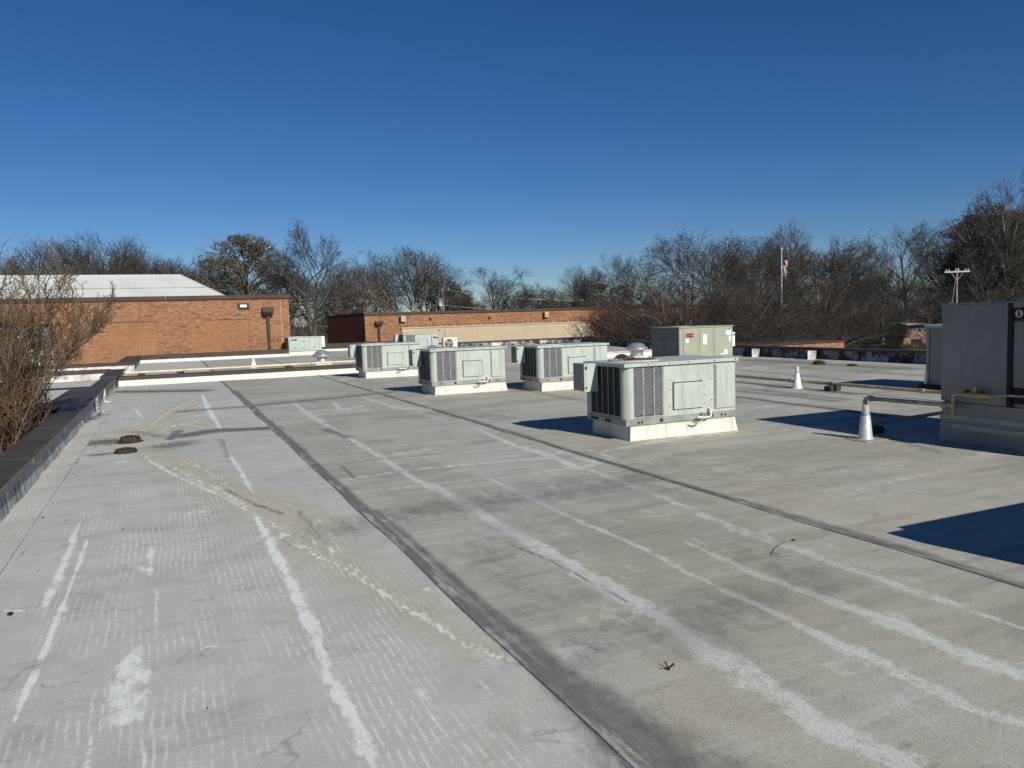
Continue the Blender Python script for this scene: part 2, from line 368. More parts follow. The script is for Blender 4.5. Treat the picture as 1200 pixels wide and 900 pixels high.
# ------------------------------------------------------------------ the roof with its wear
def axis(parts):
    out = []
    for a, b, st in parts: out.append(np.linspace(a, b, max(2, int(round((b-a)/st))+1))[:-1])
    return np.concatenate(out+[np.array([parts[-1][1]])])
xs = axis([(-1.95, 9.0, .03), (9.0, 26.3, .12)]); ys = axis([(-4, 2.4, .3), (2.4, 14, .03), (14, 34.45, .075)])
XX, YY = np.meshgrid(xs, ys); H, Wd = XX.shape
wear = np.zeros((H, Wd, 4), np.float32)
WHT, DRK, TAN, DSH = 0, 1, 2, 3
def stroke(ch, pts, widths, amt=1.0, soft=.6):
    """a worn, dirty or painted-shadow band along photo-surveyed points; widths in photo pixels"""
    if not isinstance(widths, (list, tuple)): widths = [widths]*len(pts)
    if ch == WHT and max(widths) > 3:                                    # break long runs so that their edges wander
        q, qw = [], []
        for (a_, b_, wa, wb_) in zip(pts[:-1], pts[1:], widths[:-1], widths[1:]):
            k = max(1, int(math.hypot(b_[0]-a_[0], b_[1]-a_[1])/9))
            for i in range(k):
                t = i/k; q.append((a_[0]+(b_[0]-a_[0])*t+rng.normal(0, .05)*wa, a_[1]+(b_[1]-a_[1])*t)); qw.append((wa+(wb_-wa)*t)*rng.uniform(.6, 1.2))
        q.append(pts[-1]); qw.append(widths[-1]*.5); qw[0] *= .4; pts, widths = q, qw
    P, Wm = [], []
    if not isinstance(widths, (list, tuple)): widths = [widths]*len(pts)
    for i, (px, py) in enumerate(pts):
        a = Vector(pts[max(0, i-1)]+(0,)); b = Vector(pts[min(len(pts)-1, i+1)]+(0,)); d = (b-a).normalized()
        q0 = ground(px-d.y*widths[i]/2, py+d.x*widths[i]/2); q1 = ground(px+d.y*widths[i]/2, py-d.x*widths[i]/2)
        ga, gb = ground(a.x, a.y), ground(b.x, b.y); t = (gb-ga).normalized(); n = Vector((-t.y, t.x, 0))
        P.append(ground(px, py)); Wm.append(max(.012, abs((q1-q0).dot(n))/2))
    for i in range(len(P)-1):
        ax, ay, bx, by = P[i].x, P[i].y, P[i+1].x, P[i+1].y; wm = max(Wm[i], Wm[i+1])*1.8
        i0, i1 = np.searchsorted(xs, (min(ax, bx)-wm, max(ax, bx)+wm)); j0, j1 = np.searchsorted(ys, (min(ay, by)-wm, max(ay, by)+wm))
        if i1 <= i0 or j1 <= j0: continue
        x = XX[j0:j1, i0:i1]; y = YY[j0:j1, i0:i1]; L2 = (bx-ax)**2+(by-ay)**2+1e-9
        t = np.clip(((x-ax)*(bx-ax)+(y-ay)*(by-ay))/L2, 0, 1)
        d = np.hypot(x-ax-t*(bx-ax), y-ay-t*(by-ay)); wd = Wm[i]+(Wm[i+1]-Wm[i])*t
        v = amt*np.clip((1+soft-d/wd)/(2*soft), 0, 1)
        wear[j0:j1, i0:i1, ch] = np.maximum(wear[j0:j1, i0:i1, ch], v)
for pts, wd, am in [
    ([(92, 613), (80, 650), (53, 710)], [7, 11, 13], .95), ([(103, 633), (80, 693), (63, 733), (50, 767), (30, 813), (15, 845)], [6, 9, 10, 12, 13, 14], .95),
    ([(160, 757), (152, 800), (143, 845)], [40, 55, 60], .8), ([(107, 860), (101, 905)], 13, .8), ([(166, 835), (167, 905)], 7, .75),
    ([(152, 660), (178, 668)], 9, .75), ([(178, 637), (175, 675)], 8, .85), ([(185, 690), (183, 727)], 8, .85), ([(0, 715), (33, 715)], 4, .8), ([(236, 758), (265, 756)], 6, .7), ([(231, 785), (230, 808)], 7, .75),
    ([(237, 462), (243, 477), (258, 502)], [6, 8, 8], .9), ([(262, 512), (272, 537), (285, 557), (297, 579)], [5, 6, 7, 8], .85),
    ([(300, 607), (320, 643), (343, 687), (367, 740), (383, 787), (412, 835), (440, 900)], [9, 18, 20, 21, 20, 20, 22], .95),
    ([(282, 463), (300, 483), (312, 500)], 4, .6), ([(228, 470), (236, 478)], 6, .6),
    ([(321, 503), (338, 512)], 7, .85), ([(342, 470), (362, 485), (385, 500)], [5, 8, 9], .9), ([(385, 498), (415, 517), (443, 533), (483, 560), (513, 573), (550, 593), (587, 617), (647, 650), (693, 677), (733, 700), (783, 727), (810, 750), (840, 770), (887, 797), (933, 827), (973, 853), (1013, 877), (1073, 900)],
      [6, 7, 7, 8, 12, 14, 15, 20, 22, 27, 27, 30, 32, 32, 35, 36, 36, 38], .88),
    ([(573, 560), (627, 587), (667, 605), (733, 633), (777, 655), (800, 667), (840, 687), (910, 717), (973, 750), (1027, 773), (1077, 800), (1143, 830), (1200, 848)], [4, 5, 5, 5, 7, 7, 8, 10, 13, 17, 18, 20, 20], .9),
    ([(800, 633), (833, 648), (883, 670), (933, 688), (987, 707), (1030, 723), (1067, 737), (1120, 763), (1200, 793)], [4, 6, 9, 10, 13, 20, 20, 20, 20], .9),
    ([(690, 550), (750, 573), (810, 597), (867, 620), (933, 643), (1000, 667), (1067, 690), (1117, 707), (1200, 737)], [5, 6, 8, 11, 11, 10, 9, 8, 8], .75),
    ([(423, 465), (467, 478), (507, 481)], [3, 4, 6], .8), ([(490, 483), (523, 493)], 8, .65), ([(560, 503), (607, 523), (643, 533), (677, 548), (702, 544)], [4, 5, 6, 8, 5], .95), ([(655, 529), (697, 541)], 12, .75),
    ([(690, 527), (722, 538)], 5, .7), ([(400, 562), (483, 550), (567, 542), (643, 537)], 3, .8), ([(417, 577), (527, 565), (613, 557), (700, 543)], 3, .7), ([(463, 532), (500, 527)], 3, .8),
    ([(388, 468), (400, 480), (426, 475)], [4, 7, 4], .85), ([(400, 445), (445, 463)], 3, .6), ([(1000, 575), (1110, 549)], 5, .6), ([(960, 605), (985, 601)], 4, .5), ([(820, 640), (842, 640)], 8, .4),
    ([(155, 474), (168, 492)], [3, 9], .7), ([(168, 462), (173, 448)], 3, .6), ([(110, 487), (190, 489)], 3, .5), ([(215, 602), (238, 600)], 5, .7), ([(127, 542), (142, 541)], 4, .8),
    ([(560, 790), (580, 830)], 18, .35), ([(460, 765), (520, 850)], 16, .5), ([(600, 825), (605, 835)], 10, .8), ([(1180, 750), (1200, 760)], 20, .3),
    ([(870, 480), (1000, 462)], 3, .55), ([(862, 452), (950, 441)], 4, .55), ([(880, 430), (960, 425)], 3, .6), ([(870, 470), (930, 466)], 3, .5), ([(470, 500), (560, 488)], 5, .4), ([(300, 470), (420, 458)], 4, .4)]:
    stroke(WHT, pts, wd, am)
RZ = np.zeros((H, Wd), np.float32)
def ridge(pts, half=.05, hgt=.007):
    P = [ground(*p) for p in pts]
    for a_, b_ in zip(P[:-1], P[1:]):
        i0, i1 = np.searchsorted(xs, (min(a_.x, b_.x)-.2, max(a_.x, b_.x)+.2)); j0, j1 = np.searchsorted(ys, (min(a_.y, b_.y)-.2, max(a_.y, b_.y)+.2))
        if i1 <= i0 or j1 <= j0: continue
        x = XX[j0:j1, i0:i1]; y = YY[j0:j1, i0:i1]; L2 = (b_.x-a_.x)**2+(b_.y-a_.y)**2+1e-9
        t = np.clip(((x-a_.x)*(b_.x-a_.x)+(y-a_.y)*(b_.y-a_.y))/L2, 0, 1); d = np.hypot(x-a_.x-t*(b_.x-a_.x), y-a_.y-t*(b_.y-a_.y))
        RZ[j0:j1, i0:i1] = np.maximum(RZ[j0:j1, i0:i1], hgt*np.exp(-(d/half)**2))
for pts, wd, am in [   # silt lines running to the drains
    ([(165, 532), (180, 543), (205, 557), (237, 570), (275, 590), (300, 605), (320, 615), (330, 627), (345, 640), (375, 654), (400, 664), (440, 690), (487, 720), (527, 747), (550, 760), (590, 772)], [4, 5, 7, 6, 5, 3, 3, 3, 3, 3, 3, 3, 4, 4, 6, 10], .9),
    ([(163, 508), (187, 490), (205, 478), (228, 468)], 4, .7), ([(172, 512), (205, 498), (240, 492)], 4, .6), ([(205, 548), (240, 562), (262, 574), (290, 585), (318, 590), (345, 600), (380, 628), (392, 645)], 5, .55),
    ([(352, 602), (372, 622), (390, 648)], 3, .8), ([(362, 600), (384, 622), (398, 645)], 3, .7), ([(340, 592), (362, 612), (380, 640)], 2, .6), ([(215, 540), (240, 550), (265, 568)], 4, .7), ([(500, 690), (520, 705)], 3, .6), ([(700, 530), (740, 523), (805, 512), (862, 506)], 3, .8), ([(655, 458), (735, 470)], 4, .4)]:
    for k in range(5):
        off = rng.normal(0, 1, 2)*(5 if k else 0)
        stroke(WHT, [(x+off[0]+rng.normal(0, 1.6 if k else .5), y+off[1]*.6+rng.normal(0, 1.0 if k else .3)) for x, y in pts], [(2.2 if k == 0 else max(1.5, v*.45)) for v in (wd if isinstance(wd, list) else [wd]*len(pts))], am*(.98 if k == 0 else .74)); ridge(pts)
        if k < 3: stroke(TAN, [(x+off[0]*1.5, y+off[1]) for x, y in pts], 6, 1.0, .9)
for pts, wd, am in [
    ([(180, 525), (230, 560), (300, 590), (350, 620), (400, 660), (480, 715), (560, 765)], [26, 40, 54, 60, 60, 50, 40], .85), ([(165, 515), (230, 470)], 22, .5),
    ([(130, 520), (165, 505)], 30, .7), ([(700, 600), (1000, 720), (1200, 800)], [50, 110, 150], .42), ([(830, 800), (1000, 900)], [90, 160], .5), ([(800, 880), (830, 830), (800, 770)], 70, .6), ([(640, 520), (700, 508)], 22, .6), ([(500, 466), (595, 458)], 8, .7), ([(620, 466), (690, 460)], 10, .7), ([(430, 450), (500, 447)], 6, .6),
    ([(735, 530), (870, 505)], 16, .5), ([(870, 560), (1000, 610), (1100, 600)], 60, .5), ([(1000, 520), (1200, 580)], 30, .4), ([(140, 462), (210, 458)], 8, .9), ([(320, 600), (360, 640)], 30, .6), ([(560, 900), (640, 780)], 60, .35)]:
    stroke(TAN, pts, wd, am, .8)
for pts, wd, am in [
    ([(276, 458), (313, 492), (353, 528), (433, 601), (483, 650), (537, 700), (610, 768), (690, 838), (752, 900)], [3, 5, 6, 9, 11, 13, 16, 30, 44], .8),
    ([(400, 448), (507, 479), (607, 508), (693, 537), (793, 566), (1013, 627), (1117, 660), (1200, 687)], [2, 2, 3, 4, 5, 6, 7, 8], .65),
    ([(215, 511), (250, 505), (315, 502)], [6, 5, 4], .9), ([(217, 482), (295, 476), (375, 468), (455, 460)], 3, .6), ([(380, 487), (500, 480)], 2, .4), ([(140, 459), (235, 458)], 3, .8),
    ([(600, 640), (640, 655), (690, 680), (735, 705)], 2, .75), ([(380, 503), (408, 513)], 7, .6), ([(325, 505), (345, 520), (358, 530)], 7, .6), ([(400, 545), (415, 560)], 5, .6), ([(200, 515), (209, 505)], 10, .8), ([(200, 522), (212, 520)], 8, .7), ([(260, 515), (268, 535)], 12, .45),
    ([(120, 518), (140, 517)], 6, .9), ([(112, 533), (140, 530)], 3, .7), ([(265, 575), (300, 592), (330, 602)], 4, .55), ([(350, 600), (385, 640)], 9, .5), ([(440, 598), (560, 703), (640, 772), (722, 842), (800, 915)], [6, 12, 26, 72, 135], .70), ([(600, 735), (680, 800), (770, 880)], [6, 14, 26], .55), ([(760, 850), (880, 910)], [30, 60], .45),
    ([(400, 620), (520, 595), (640, 580), (760, 560)], [24, 28, 30, 18], .44), ([(780, 575), (830, 590)], 18, .25), ([(600, 722), (680, 695)], 34, .36), ([(790, 748), (880, 700)], 75, .40), ([(890, 655), (970, 685)], 50, .40), ([(820, 560), (900, 550)], 16, .22), ([(690, 780), (720, 740)], 60, .36), ([(560, 640), (640, 600)], 50, .3), ([(640, 720), (560, 640)], 60, .3),
    ([(880, 580), (1000, 560)], 14, .25), ([(1000, 500), (1100, 530)], 6, .5), ([(870, 455), (990, 468)], 3, .55), ([(862, 470), (1000, 478)], 4, .4), ([(862, 433), (1060, 452)], 3, .45), ([(960, 430), (1075, 440)], 4, .35), ([(880, 422), (1060, 432)], 5, .6), ([(0, 870), (60, 830)], 50, .22), ([(610, 455), (680, 470)], 4, .35), ([(860, 465), (1015, 484), (1040, 489)], [2, 3, 4], .9), ([(862, 447), (1000, 462)], 3, .7), ([(862, 458), (980, 470)], 3, .6), ([(862, 440), (950, 448)], 4, .6), ([(870, 425), (960, 432)], 2, .5), ([(-12, 655), (28, 590), (80, 532), (104, 495)], [32, 20, 12, 7], .5), ([(100, 508), (118, 480)], 6, .5),  # the soft near left corner patch is branch shadow painted dark
    ([(560, 462), (690, 452)], 3, .4), ([(160, 506), (190, 512)], 6, .5)]:
    stroke(DRK, pts, wd, am, .7)
for pts, wd, am in [([(330, 900), (200, 560)], [760, 110], 1.0), ([(520, 900), (420, 720), (330, 600)], [240, 110, 60], 1.0), ([(60, 900), (120, 600)], [260, 60], .9), ([(640, 640), (860, 760)], 40, .3)]:
    stroke(DSH, pts, wd, am, .3)
wear[..., DSH] *= (XX < 1.95)
# no grime of the dark bands painted beyond the right lap of the first seam
z = .004*np.sin(XX*1.1+.6*np.sin(YY*.7))+.004*np.sin(YY*.83+1.3*np.sin(XX*.5))+.0025*np.sin(YY*2.3+XX*1.7)
z = z+RZ
verts = np.stack([XX, YY, z], -1).reshape(-1, 3)
idx = np.arange(H*Wd).reshape(H, Wd); faces = np.stack([idx[:-1, :-1], idx[:-1, 1:], idx[1:, 1:], idx[1:, :-1]], -1).reshape(-1, 4)
def np_mesh(name, verts, faces, mat, k):
    me = bpy.data.meshes.new(name); me.vertices.add(len(verts)); me.vertices.foreach_set('co', verts.astype(np.float32).ravel())
    me.loops.add(faces.size); me.loops.foreach_set('vertex_index', faces.astype(np.int32).ravel())
    me.polygons.add(len(faces)); me.polygons.foreach_set('loop_start', np.arange(0, faces.size, k, dtype=np.int32))
    me.polygons.foreach_set('loop_total', np.full(len(faces), k, np.int32)); me.materials.append(M[mat]); me.update(calc_edges=True)
    return me
me = np_mesh('roof', verts, faces, 'membrane', 4); me.polygons.foreach_set('use_smooth', [True]*len(faces))
a = me.color_attributes.new('wear', 'FLOAT_COLOR', 'POINT'); a.data.foreach_set('color', wear.ravel())
roof = bpy.data.objects.new('roof', me); COL.objects.link(roof); tag(roof, kind='structure')
def roof_z(x, y): return float(.004*np.sin(x*1.1+.6*np.sin(y*.7))+.004*np.sin(y*.83+1.3*np.sin(x*.5))+.0025*np.sin(y*2.3+x*1.7))
def lap(x, y0, y1, wd, parent, along='y', hgt=.010, n=60, name='membrane_seam'):
    b = MB(); vs, fs = [], []
    for i in range(n+1):
        t = y0+(y1-y0)*i/n; jx = .012*math.sin(t*1.7+x)
        for k, (o, h_) in enumerate(((-wd/2, -.004), (-wd/2+.008, hgt), (wd/2-.03, hgt*.8), (wd/2, -.004))):
            X_, Y_ = (x+o+jx, t) if along == 'y' else (t, x+o+jx)
            vs.append((X_, Y_, roof_z(X_, Y_)+h_))
    for i in range(n):
        for k in range(3): fs.append((i*4+k, i*4+k+1, i*4+k+5, i*4+k+4) if along == 'y' else (i*4+k+4, i*4+k+5, i*4+k+1, i*4+k))
    b.add(vs, fs); return b.build(name, 'seam' if x in (1.99, 5.97) else 'seamlight', parent)
for x_, y0_, y1_ in ((1.99, -3.9, 34.3), (5.97, -3.9, 34.3), (13.39, -3.9, 34.3), (9.9, 16, 34.3), (17.5, 14, 34.3), (21.6, 14, 34.3)):
    lap(x_, y0_, y1_, .12 if x_ < 7 else .09, roof)
for y_, x0_, x1_ in ((19.3, -.3, 5.9), (24.6, -.2, 6.9), (12.1, 2.1, 5.9)): lap(y_, x0_, x1_, .10, roof, 'x', .006)
# flat roofs beyond the low dividing curb, and the jog to the left
rr = MB()
rr.prism([(-2.1, 34.6), (26.5, 34.6), (27.9, 41), (33.1, 58.4), (20, 58.4), (20, 64.3), (8.2, 64.3), (8.2, 57.8), (-2.1, 57.8)], -.3, 0)
rear = rr.build('rear_roof', 'membrane'); tag(rear, kind='structure')
def flat_lap(x0, x1, y0, y1):
    MB().box(x0, x1, y0, y1, -.01, .008).build('membrane_seam', 'seam', rear)
for x_ in (2.1, 6.1, 10.2): flat_lap(x_-.05, x_+.05, 35, 57.3)
jr = MB(); jr.box(-9.5, -2.45, 22.1, 46.1, -.85, -.40); tag(jr.build('jog_roof', 'membrane'), kind='structure')

# ------------------------------------------------------------------ parapets
def coping_run(par, x0, x1, y0, y1, z0, z1, joints, axis_='y', mat='coping', lip=.045):
    """metal cap pieces end to end with a narrow open joint and a turned-down inner edge"""
    js = [y0 if axis_ == 'y' else x0]+joints+[y1 if axis_ == 'y' else x1]
    for a_, b_ in zip(js[:-1], js[1:]):
        m = MB()
        if axis_ == 'y':
            m.hull8([(x0, a_+.03, z0), (x1, a_+.03, z0), (x1, b_-.03, z0), (x0, b_-.03, z0)], [(x0, a_+.03, z1+.02), (x1, a_+.03, z1), (x1, b_-.03, z1), (x0, b_-.03, z1+.02)])
            o = m.build('coping_panel', mat, par)
            if a_ != js[0]: MB().box(x0+.004, x1-.002, a_-.029, a_+.029, z0, z1-.016).build('joint_plate', 'dark', par)
            if lip: MB().box(x1+.002, x1+lip*.35, a_+.03, b_-.03, z0-.035, z1-.002).build('coping_lip', 'copinglip', o)
        else:
            m.box(a_+.012, b_-.012, y0, y1, z0, z1); m.build('coping_panel', mat, par)
lp = thing('parapet_wall', 'long low parapet wall with wide dark brown coping along the left roof edge', 'parapet', (-1.95, 10, 0))
def local(o, p): return p
def at0(o):                         # children given in world coordinates
    return Vector(o.location)
def wb(par, x0, x1, y0, y1, z0, z1, name, mat, b=0):
    l = par.location; return MB().box(x0-l.x, x1-l.x, y0-l.y, y1-l.y, z0-l.z, z1-l.z, 0, b).build(name, mat, par)
wb(lp, -2.30, -1.985, -4, 21.6, GZ, .345, 'brick_core', 'bricky')
m = MB(); l = lp.location
ysx = np.linspace(-4, 34.1, 90)
vs, fs = [], []
for i, y_ in enumerate(ysx):
    wv = .012*math.sin(y_*2.1)+.008*math.sin(y_*5.3)
    for dx, z_ in ((-.06, -.01), (-.005, .02), (.0, .345)): vs.append((-1.925+dx*0+(.11 if z_ < .0 else (.03 if z_ < .1 else 0))+wv*(z_ < .1)-l.x, y_-l.y, z_))
for i in range(len(ysx)-1):
    for k in range(2): fs.append((i*3+k, i*3+3+k, i*3+4+k, i*3+1+k))
m.add(vs, fs); m.build('flashing', 'flash', lp, True)
wb(lp, -1.98, -1.93, -4, 34.2, -.01, .34, 'flashing_backing', 'flash')
wb(lp, -2.30, -1.985, 21.602, 34.0, -.2, .345, 'brick_core', 'bricky')
class _P: pass
lpl = lp
def coping_world(par, *a, **k):
    e = par.location
    x0, x1, y0, y1, z0, z1, js, ax = a[:8]
    coping_run(par, x0-e.x, x1-e.x, y0-e.y, y1-e.y, z0-e.z, z1-e.z, [j-(e.y if ax == 'y' else e.x) for j in js], ax, **k)
coping_world(lp, -2.36, -1.88, -4, 33.2, .35, .405, [1.0, 5.0, 9.0, 12.95, 16.85, 20.8, 24.3, 27.6, 30.6], 'y')
for y_, x_ in ((24.05, -1.88), (27.2, -1.9)):
    m = MB(); m.box(x_+.002-l.x, x_+.07-l.x, y_-.14-l.y, y_+.16-l.y, .03, .40, 0, .012); m.box(x_+.002-l.x, x_+.2-l.x, y_-.17-l.y, y_+.1-l.y, -.005, .035, 0, .01)
    m.build('flashing_patch', 'flashwhite', lp)
bs_ = MB(); bs_.box(-1.9, -1.53, -3.9, 23.9, -.01, .017); bs_.build('base_sheet', 'membrane', roof)
# jog: a wall facing the camera side, its coping and flat top
jw = thing('jog_parapet', 'short brick parapet return capped with dark brown coping pieces behind the bare shrub', 'parapet', (-5, 21.9, 0))
wb(jw, -9.5, -2.33, 21.6, 21.9, GZ, .30, 'brick_face', 'brick')
wb(jw, -9.5, -2.70, 22.0, 23.1, GZ, .31, 'brick_core', 'brick')
coping_world(jw, -9.5, -2.385, 21.45, 22.2, .345, .395, [-8, -6.4, -4.8, -3.4], 'x')
coping_world(jw, -9.5, -2.385, 22.22, 23.3, .355, .408, [-7.2, -5.6, -4.0, -3.0], 'x')
wb(jw, -2.9, -2.385, 23.32, 28.0, .34, .400, 'coping_panel', 'coping')
wb(jw, -2.75, -2.40, 23.4, 28.0, -.3, .338, 'flashing', 'flash')
# raised end piece of the left wall
re_ = thing('raised_parapet', 'raised dark brown end of the left parapet where the low dividing curb meets it', 'parapet', (-2.1, 40, 0))
wb(re_, -2.30, -1.90, 34.62, 39.5, -.3, .40, 'flashing', 'flash')
wb(re_, -2.42, -1.80, 33.4, 39.6, .402, .47, 'coping_panel', 'copingb')
wb(re_, -2.26, -1.86, 33.42, 34.58, -.05, .40, 'end_face', 'copingb')
# dividing curb
dc = thing('dividing_curb', 'long low white curb with brown cap crossing the roof from the left parapet', 'curb', (5, 34.5, 0))
def curb_piece(par, x0, x1, y0, y1, zt, face='curb', capt='copingb', seg=3.05, cap=.10, over=.05):
    l = par.location; m = MB()
    m.hull8([(x0-l.x, y0-.10-l.y, -.01), (x1-l.x, y0-.10-l.y, -.01), (x1-l.x, y1-l.y, -.01), (x0-l.x, y1-l.y, -.01)], [(x0-l.x, y0-l.y, zt), (x1-l.x, y0-l.y, zt), (x1-l.x, y1-l.y, zt), (x0-l.x, y1-l.y, zt)])
    m.build('flashing', face, par)
    n = max(1, int(round((x1-x0)/seg)))
    for i in range(n):
        a_, b_ = x0+(x1-x0)*i/n, x0+(x1-x0)*(i+1)/n
        MB().box(a_+.008-l.x, b_-.008-l.x, y0-over-l.y, y1+over-l.y, zt+.003, zt+cap).build('coping_panel', capt, par)
curb_piece(dc, -1.84, 14.5, 34.45, 35.1, .24, cap=.13)
dc2 = thing('dividing_curb', 'short white low curb with brown cap behind the mushroom fan right of the third unit', 'curb', (22.4, 34.5, 0), group='low curbs dividing the roof')
curb_piece(dc2, 20.45, 24.6, 34.45, 35.0, .27, cap=.06, capt='flashwhite'); dc['group'] = 'low curbs dividing the roof'
# walls at the back of the left roof
pa = thing('rear_parapet', 'white stained low parapet with brown cap in front of the left window', 'parapet', (-5, 46.4, 0))
curb_piece(pa, -14, -1.66, 46.3, 46.8, .36, 'flashwhite', cap=.16)
pb = thing('rear_parapet', 'stained white low parapet crossing behind the bare shrub, nearer of the two', 'parapet', (-6, 40.2, 0))
curb_piece(pb, -14, -2.46, 40.0, 40.5, .30, 'flashwhite', cap=.16)
ps = thing('rear_parapet', 'brown capped side parapet running back toward the orange brick building', 'parapet', (-2.1, 52, 0))
wb(ps, -2.3, -1.72, 46.87, 57.3, -.3, .36, 'flashing', 'flash'); wb(ps, -2.5, -1.62, 46.87, 57.42, .363, .52, 'coping_panel', 'copingb')
pf = thing('rear_parapet', 'long white parapet with brown cap along the foot of the left brick building', 'parapet', (3, 57.6, 0))
curb_piece(pf, -1.9, 8.0, 57.5, 58.0, .22, 'curb', cap=.30)
p4 = thing('rear_parapet', 'small white and brown parapet beside the shaded brick wall', 'parapet', (13, 64.4, 0))
curb_piece(p4, 10.9, 20, 64.4, 65, .2, 'curb', cap=.42)
pm = thing('rear_parapet', 'stained white parapet under the tan metal panel', 'parapet', (27, 58.6, 0))
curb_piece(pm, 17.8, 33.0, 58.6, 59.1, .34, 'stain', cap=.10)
for x_, w_ in ((24.2, .9), (19.7, .5), (28.6, .6)):
    wb(pm, x_, x_+w_, 58.40, 58.497, .02, .32, 'flashing_patch', 'flashwhite')
for o in (pa, pb, ps, pf, p4, pm): o['group'] = 'low parapets at the back of the roof'
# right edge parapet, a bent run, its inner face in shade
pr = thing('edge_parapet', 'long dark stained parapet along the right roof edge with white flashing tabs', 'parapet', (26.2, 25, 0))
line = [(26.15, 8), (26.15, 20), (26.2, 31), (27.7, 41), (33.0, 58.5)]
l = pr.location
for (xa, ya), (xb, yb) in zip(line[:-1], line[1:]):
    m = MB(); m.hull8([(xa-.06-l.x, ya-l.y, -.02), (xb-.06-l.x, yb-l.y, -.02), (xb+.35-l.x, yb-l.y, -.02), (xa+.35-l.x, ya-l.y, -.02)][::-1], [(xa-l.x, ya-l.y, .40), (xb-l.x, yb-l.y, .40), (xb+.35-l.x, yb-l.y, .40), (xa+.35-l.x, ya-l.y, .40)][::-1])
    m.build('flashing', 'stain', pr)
    n = int(math.hypot(xb-xa, yb-ya)/3.2)
    for i in range(n):
        t0, t1 = (i+.004)/n, (i+.996)/n; c0 = (xa+(xb-xa)*t0-l.x, ya+(yb-ya)*t0-l.y); c1 = (xa+(xb-xa)*t1-l.x, ya+(yb-ya)*t1-l.y)
        m = MB(); q = [(c0[0]-.05, c0[1]), (c0[0]+.45, c0[1]), (c1[0]+.45, c1[1]), (c1[0]-.05, c1[1])]
        m.prism(q, .403, .50); m.build('coping_panel', 'coping', pr)
    m = MB(); m.hull8([(xa+.352-l.x, ya-l.y, GZ), (xb+.352-l.x, yb-l.y, GZ), (xb+.40-l.x, yb-l.y, GZ), (xa+.40-l.x, ya-l.y, GZ)][::-1], [(xa+.352-l.x, ya-l.y, .40), (xb+.352-l.x, yb-l.y, .40), (xb+.40-l.x, yb-l.y, .40), (xa+.40-l.x, ya-l.y, .40)][::-1]); m.build('brick_core', 'bricky', pr)
for x_, y_ in ((26.1, 29.3), (26.05, 25.7)):
    m = MB(); q = [(x_-.42-l.x, y_-.02-l.y), (x_-l.x, y_-.10-l.y), (x_-l.x, y_+.35-l.y), (x_-.06-l.x, y_+.35-l.y)]
    m.prism(q, -.02, .38); m.build('flashing_patch', 'flashwhite', pr)

# ------------------------------------------------------------------ brick buildings
def facade_group(name, label, cat, loc): return thing(name, label, cat, loc)
b1 = thing('brick_building', 'orange brick building at the left behind the low parapets with two paler infilled openings', 'building', (-8, 60.5, GZ))
BY = 60.5; l = b1.location
def b1box(x0, x1, y0, y1, z0, z1, name, mat, par=b1): return MB().box(x0-l.x, x1-l.x, y0-l.y, y1-l.y, z0-l.z, z1-l.z).build(name, mat, par)
# wall with openings
xsw = [-30, -10.6, -6.95, -3.6, -.5, 2.6, 5.7, 8.62]; 
wall = MB()
def wb1(x0, x1, z0, z1): wall.box(x0-l.x, x1-l.x, 0, .35, z0-l.z, z1-l.z)
wb1(-30, 8.62, 2.80, 4.27); wb1(-30, -10.6, GZ, 2.80); wb1(-6.95, -3.6, GZ, 2.80); wb1(-.5, 2.6, GZ, 2.80); wb1(5.7, 8.62, GZ, 2.80)
wb1(-10.6, -6.95, GZ, -.6); wb1(-3.6, -.5, GZ, -.6); wb1(2.6, 5.7, GZ, .0)
wall.build('wall', 'brick', b1)
b1box(8.27, 8.62, BY+.352, BY+22, GZ, 4.27, 'side_wall', 'bricky'); b1box(-30, 8.27, BY+.36, BY+22, GZ, 4.2, 'wall_core', 'bricky')
b1box(-3.598, -.502, BY+.06, BY+.3, -.6, 2.798, 'brick_infill', 'brickstack'); b1box(2.602, 5.698, BY+.06, BY+.3, 0, 2.798, 'brick_infill', 'brickstack')
b1box(8.0, 8.03, BY-.012, BY+.01, 0, 4.2, 'control_joint', 'tan')
for i in range(9):
    x0_ = -30+i*38.75/9; b1box(x0_+.01, x0_+38.75/9-.01, BY-.12, BY+.5, 4.272, 4.56, 'coping_panel', 'copingb')
wf = b1box(-10.6, -6.95, BY+.12, BY+.2, -.6, 2.8, 'window', 'dark')
for x0_, x1_, z0_, z1_ in ((-10.5, -9.5, 1.3, 2.65), (-9.35, -8.3, 1.3, 2.65), (-8.1, -7.1, 1.3, 2.65)): b1box(x0_, x1_, BY+.09, BY+.119, z0_, z1_, 'pane', 'glass', wf)
for x0_, x1_ in ((-10.55, -8.85), (-8.75, -7.0)): b1box(x0_, x1_, BY+.07, BY+.118, -.55, 1.2, 'spandrel_panel', 'spandrel', wf)
b1box(-9.3, -8.4, BY+.06, BY+.088, 1.35, 2.2, 'blind', 'label', wf)
lt = b1box(4.95, 5.76, BY-.09, BY-.002, 3.55, 3.96, 'wall_light', 'copingb'); b1box(5.13, 5.58, BY-.11, BY-.092, 3.66, 3.85, 'lens', 'label', lt)
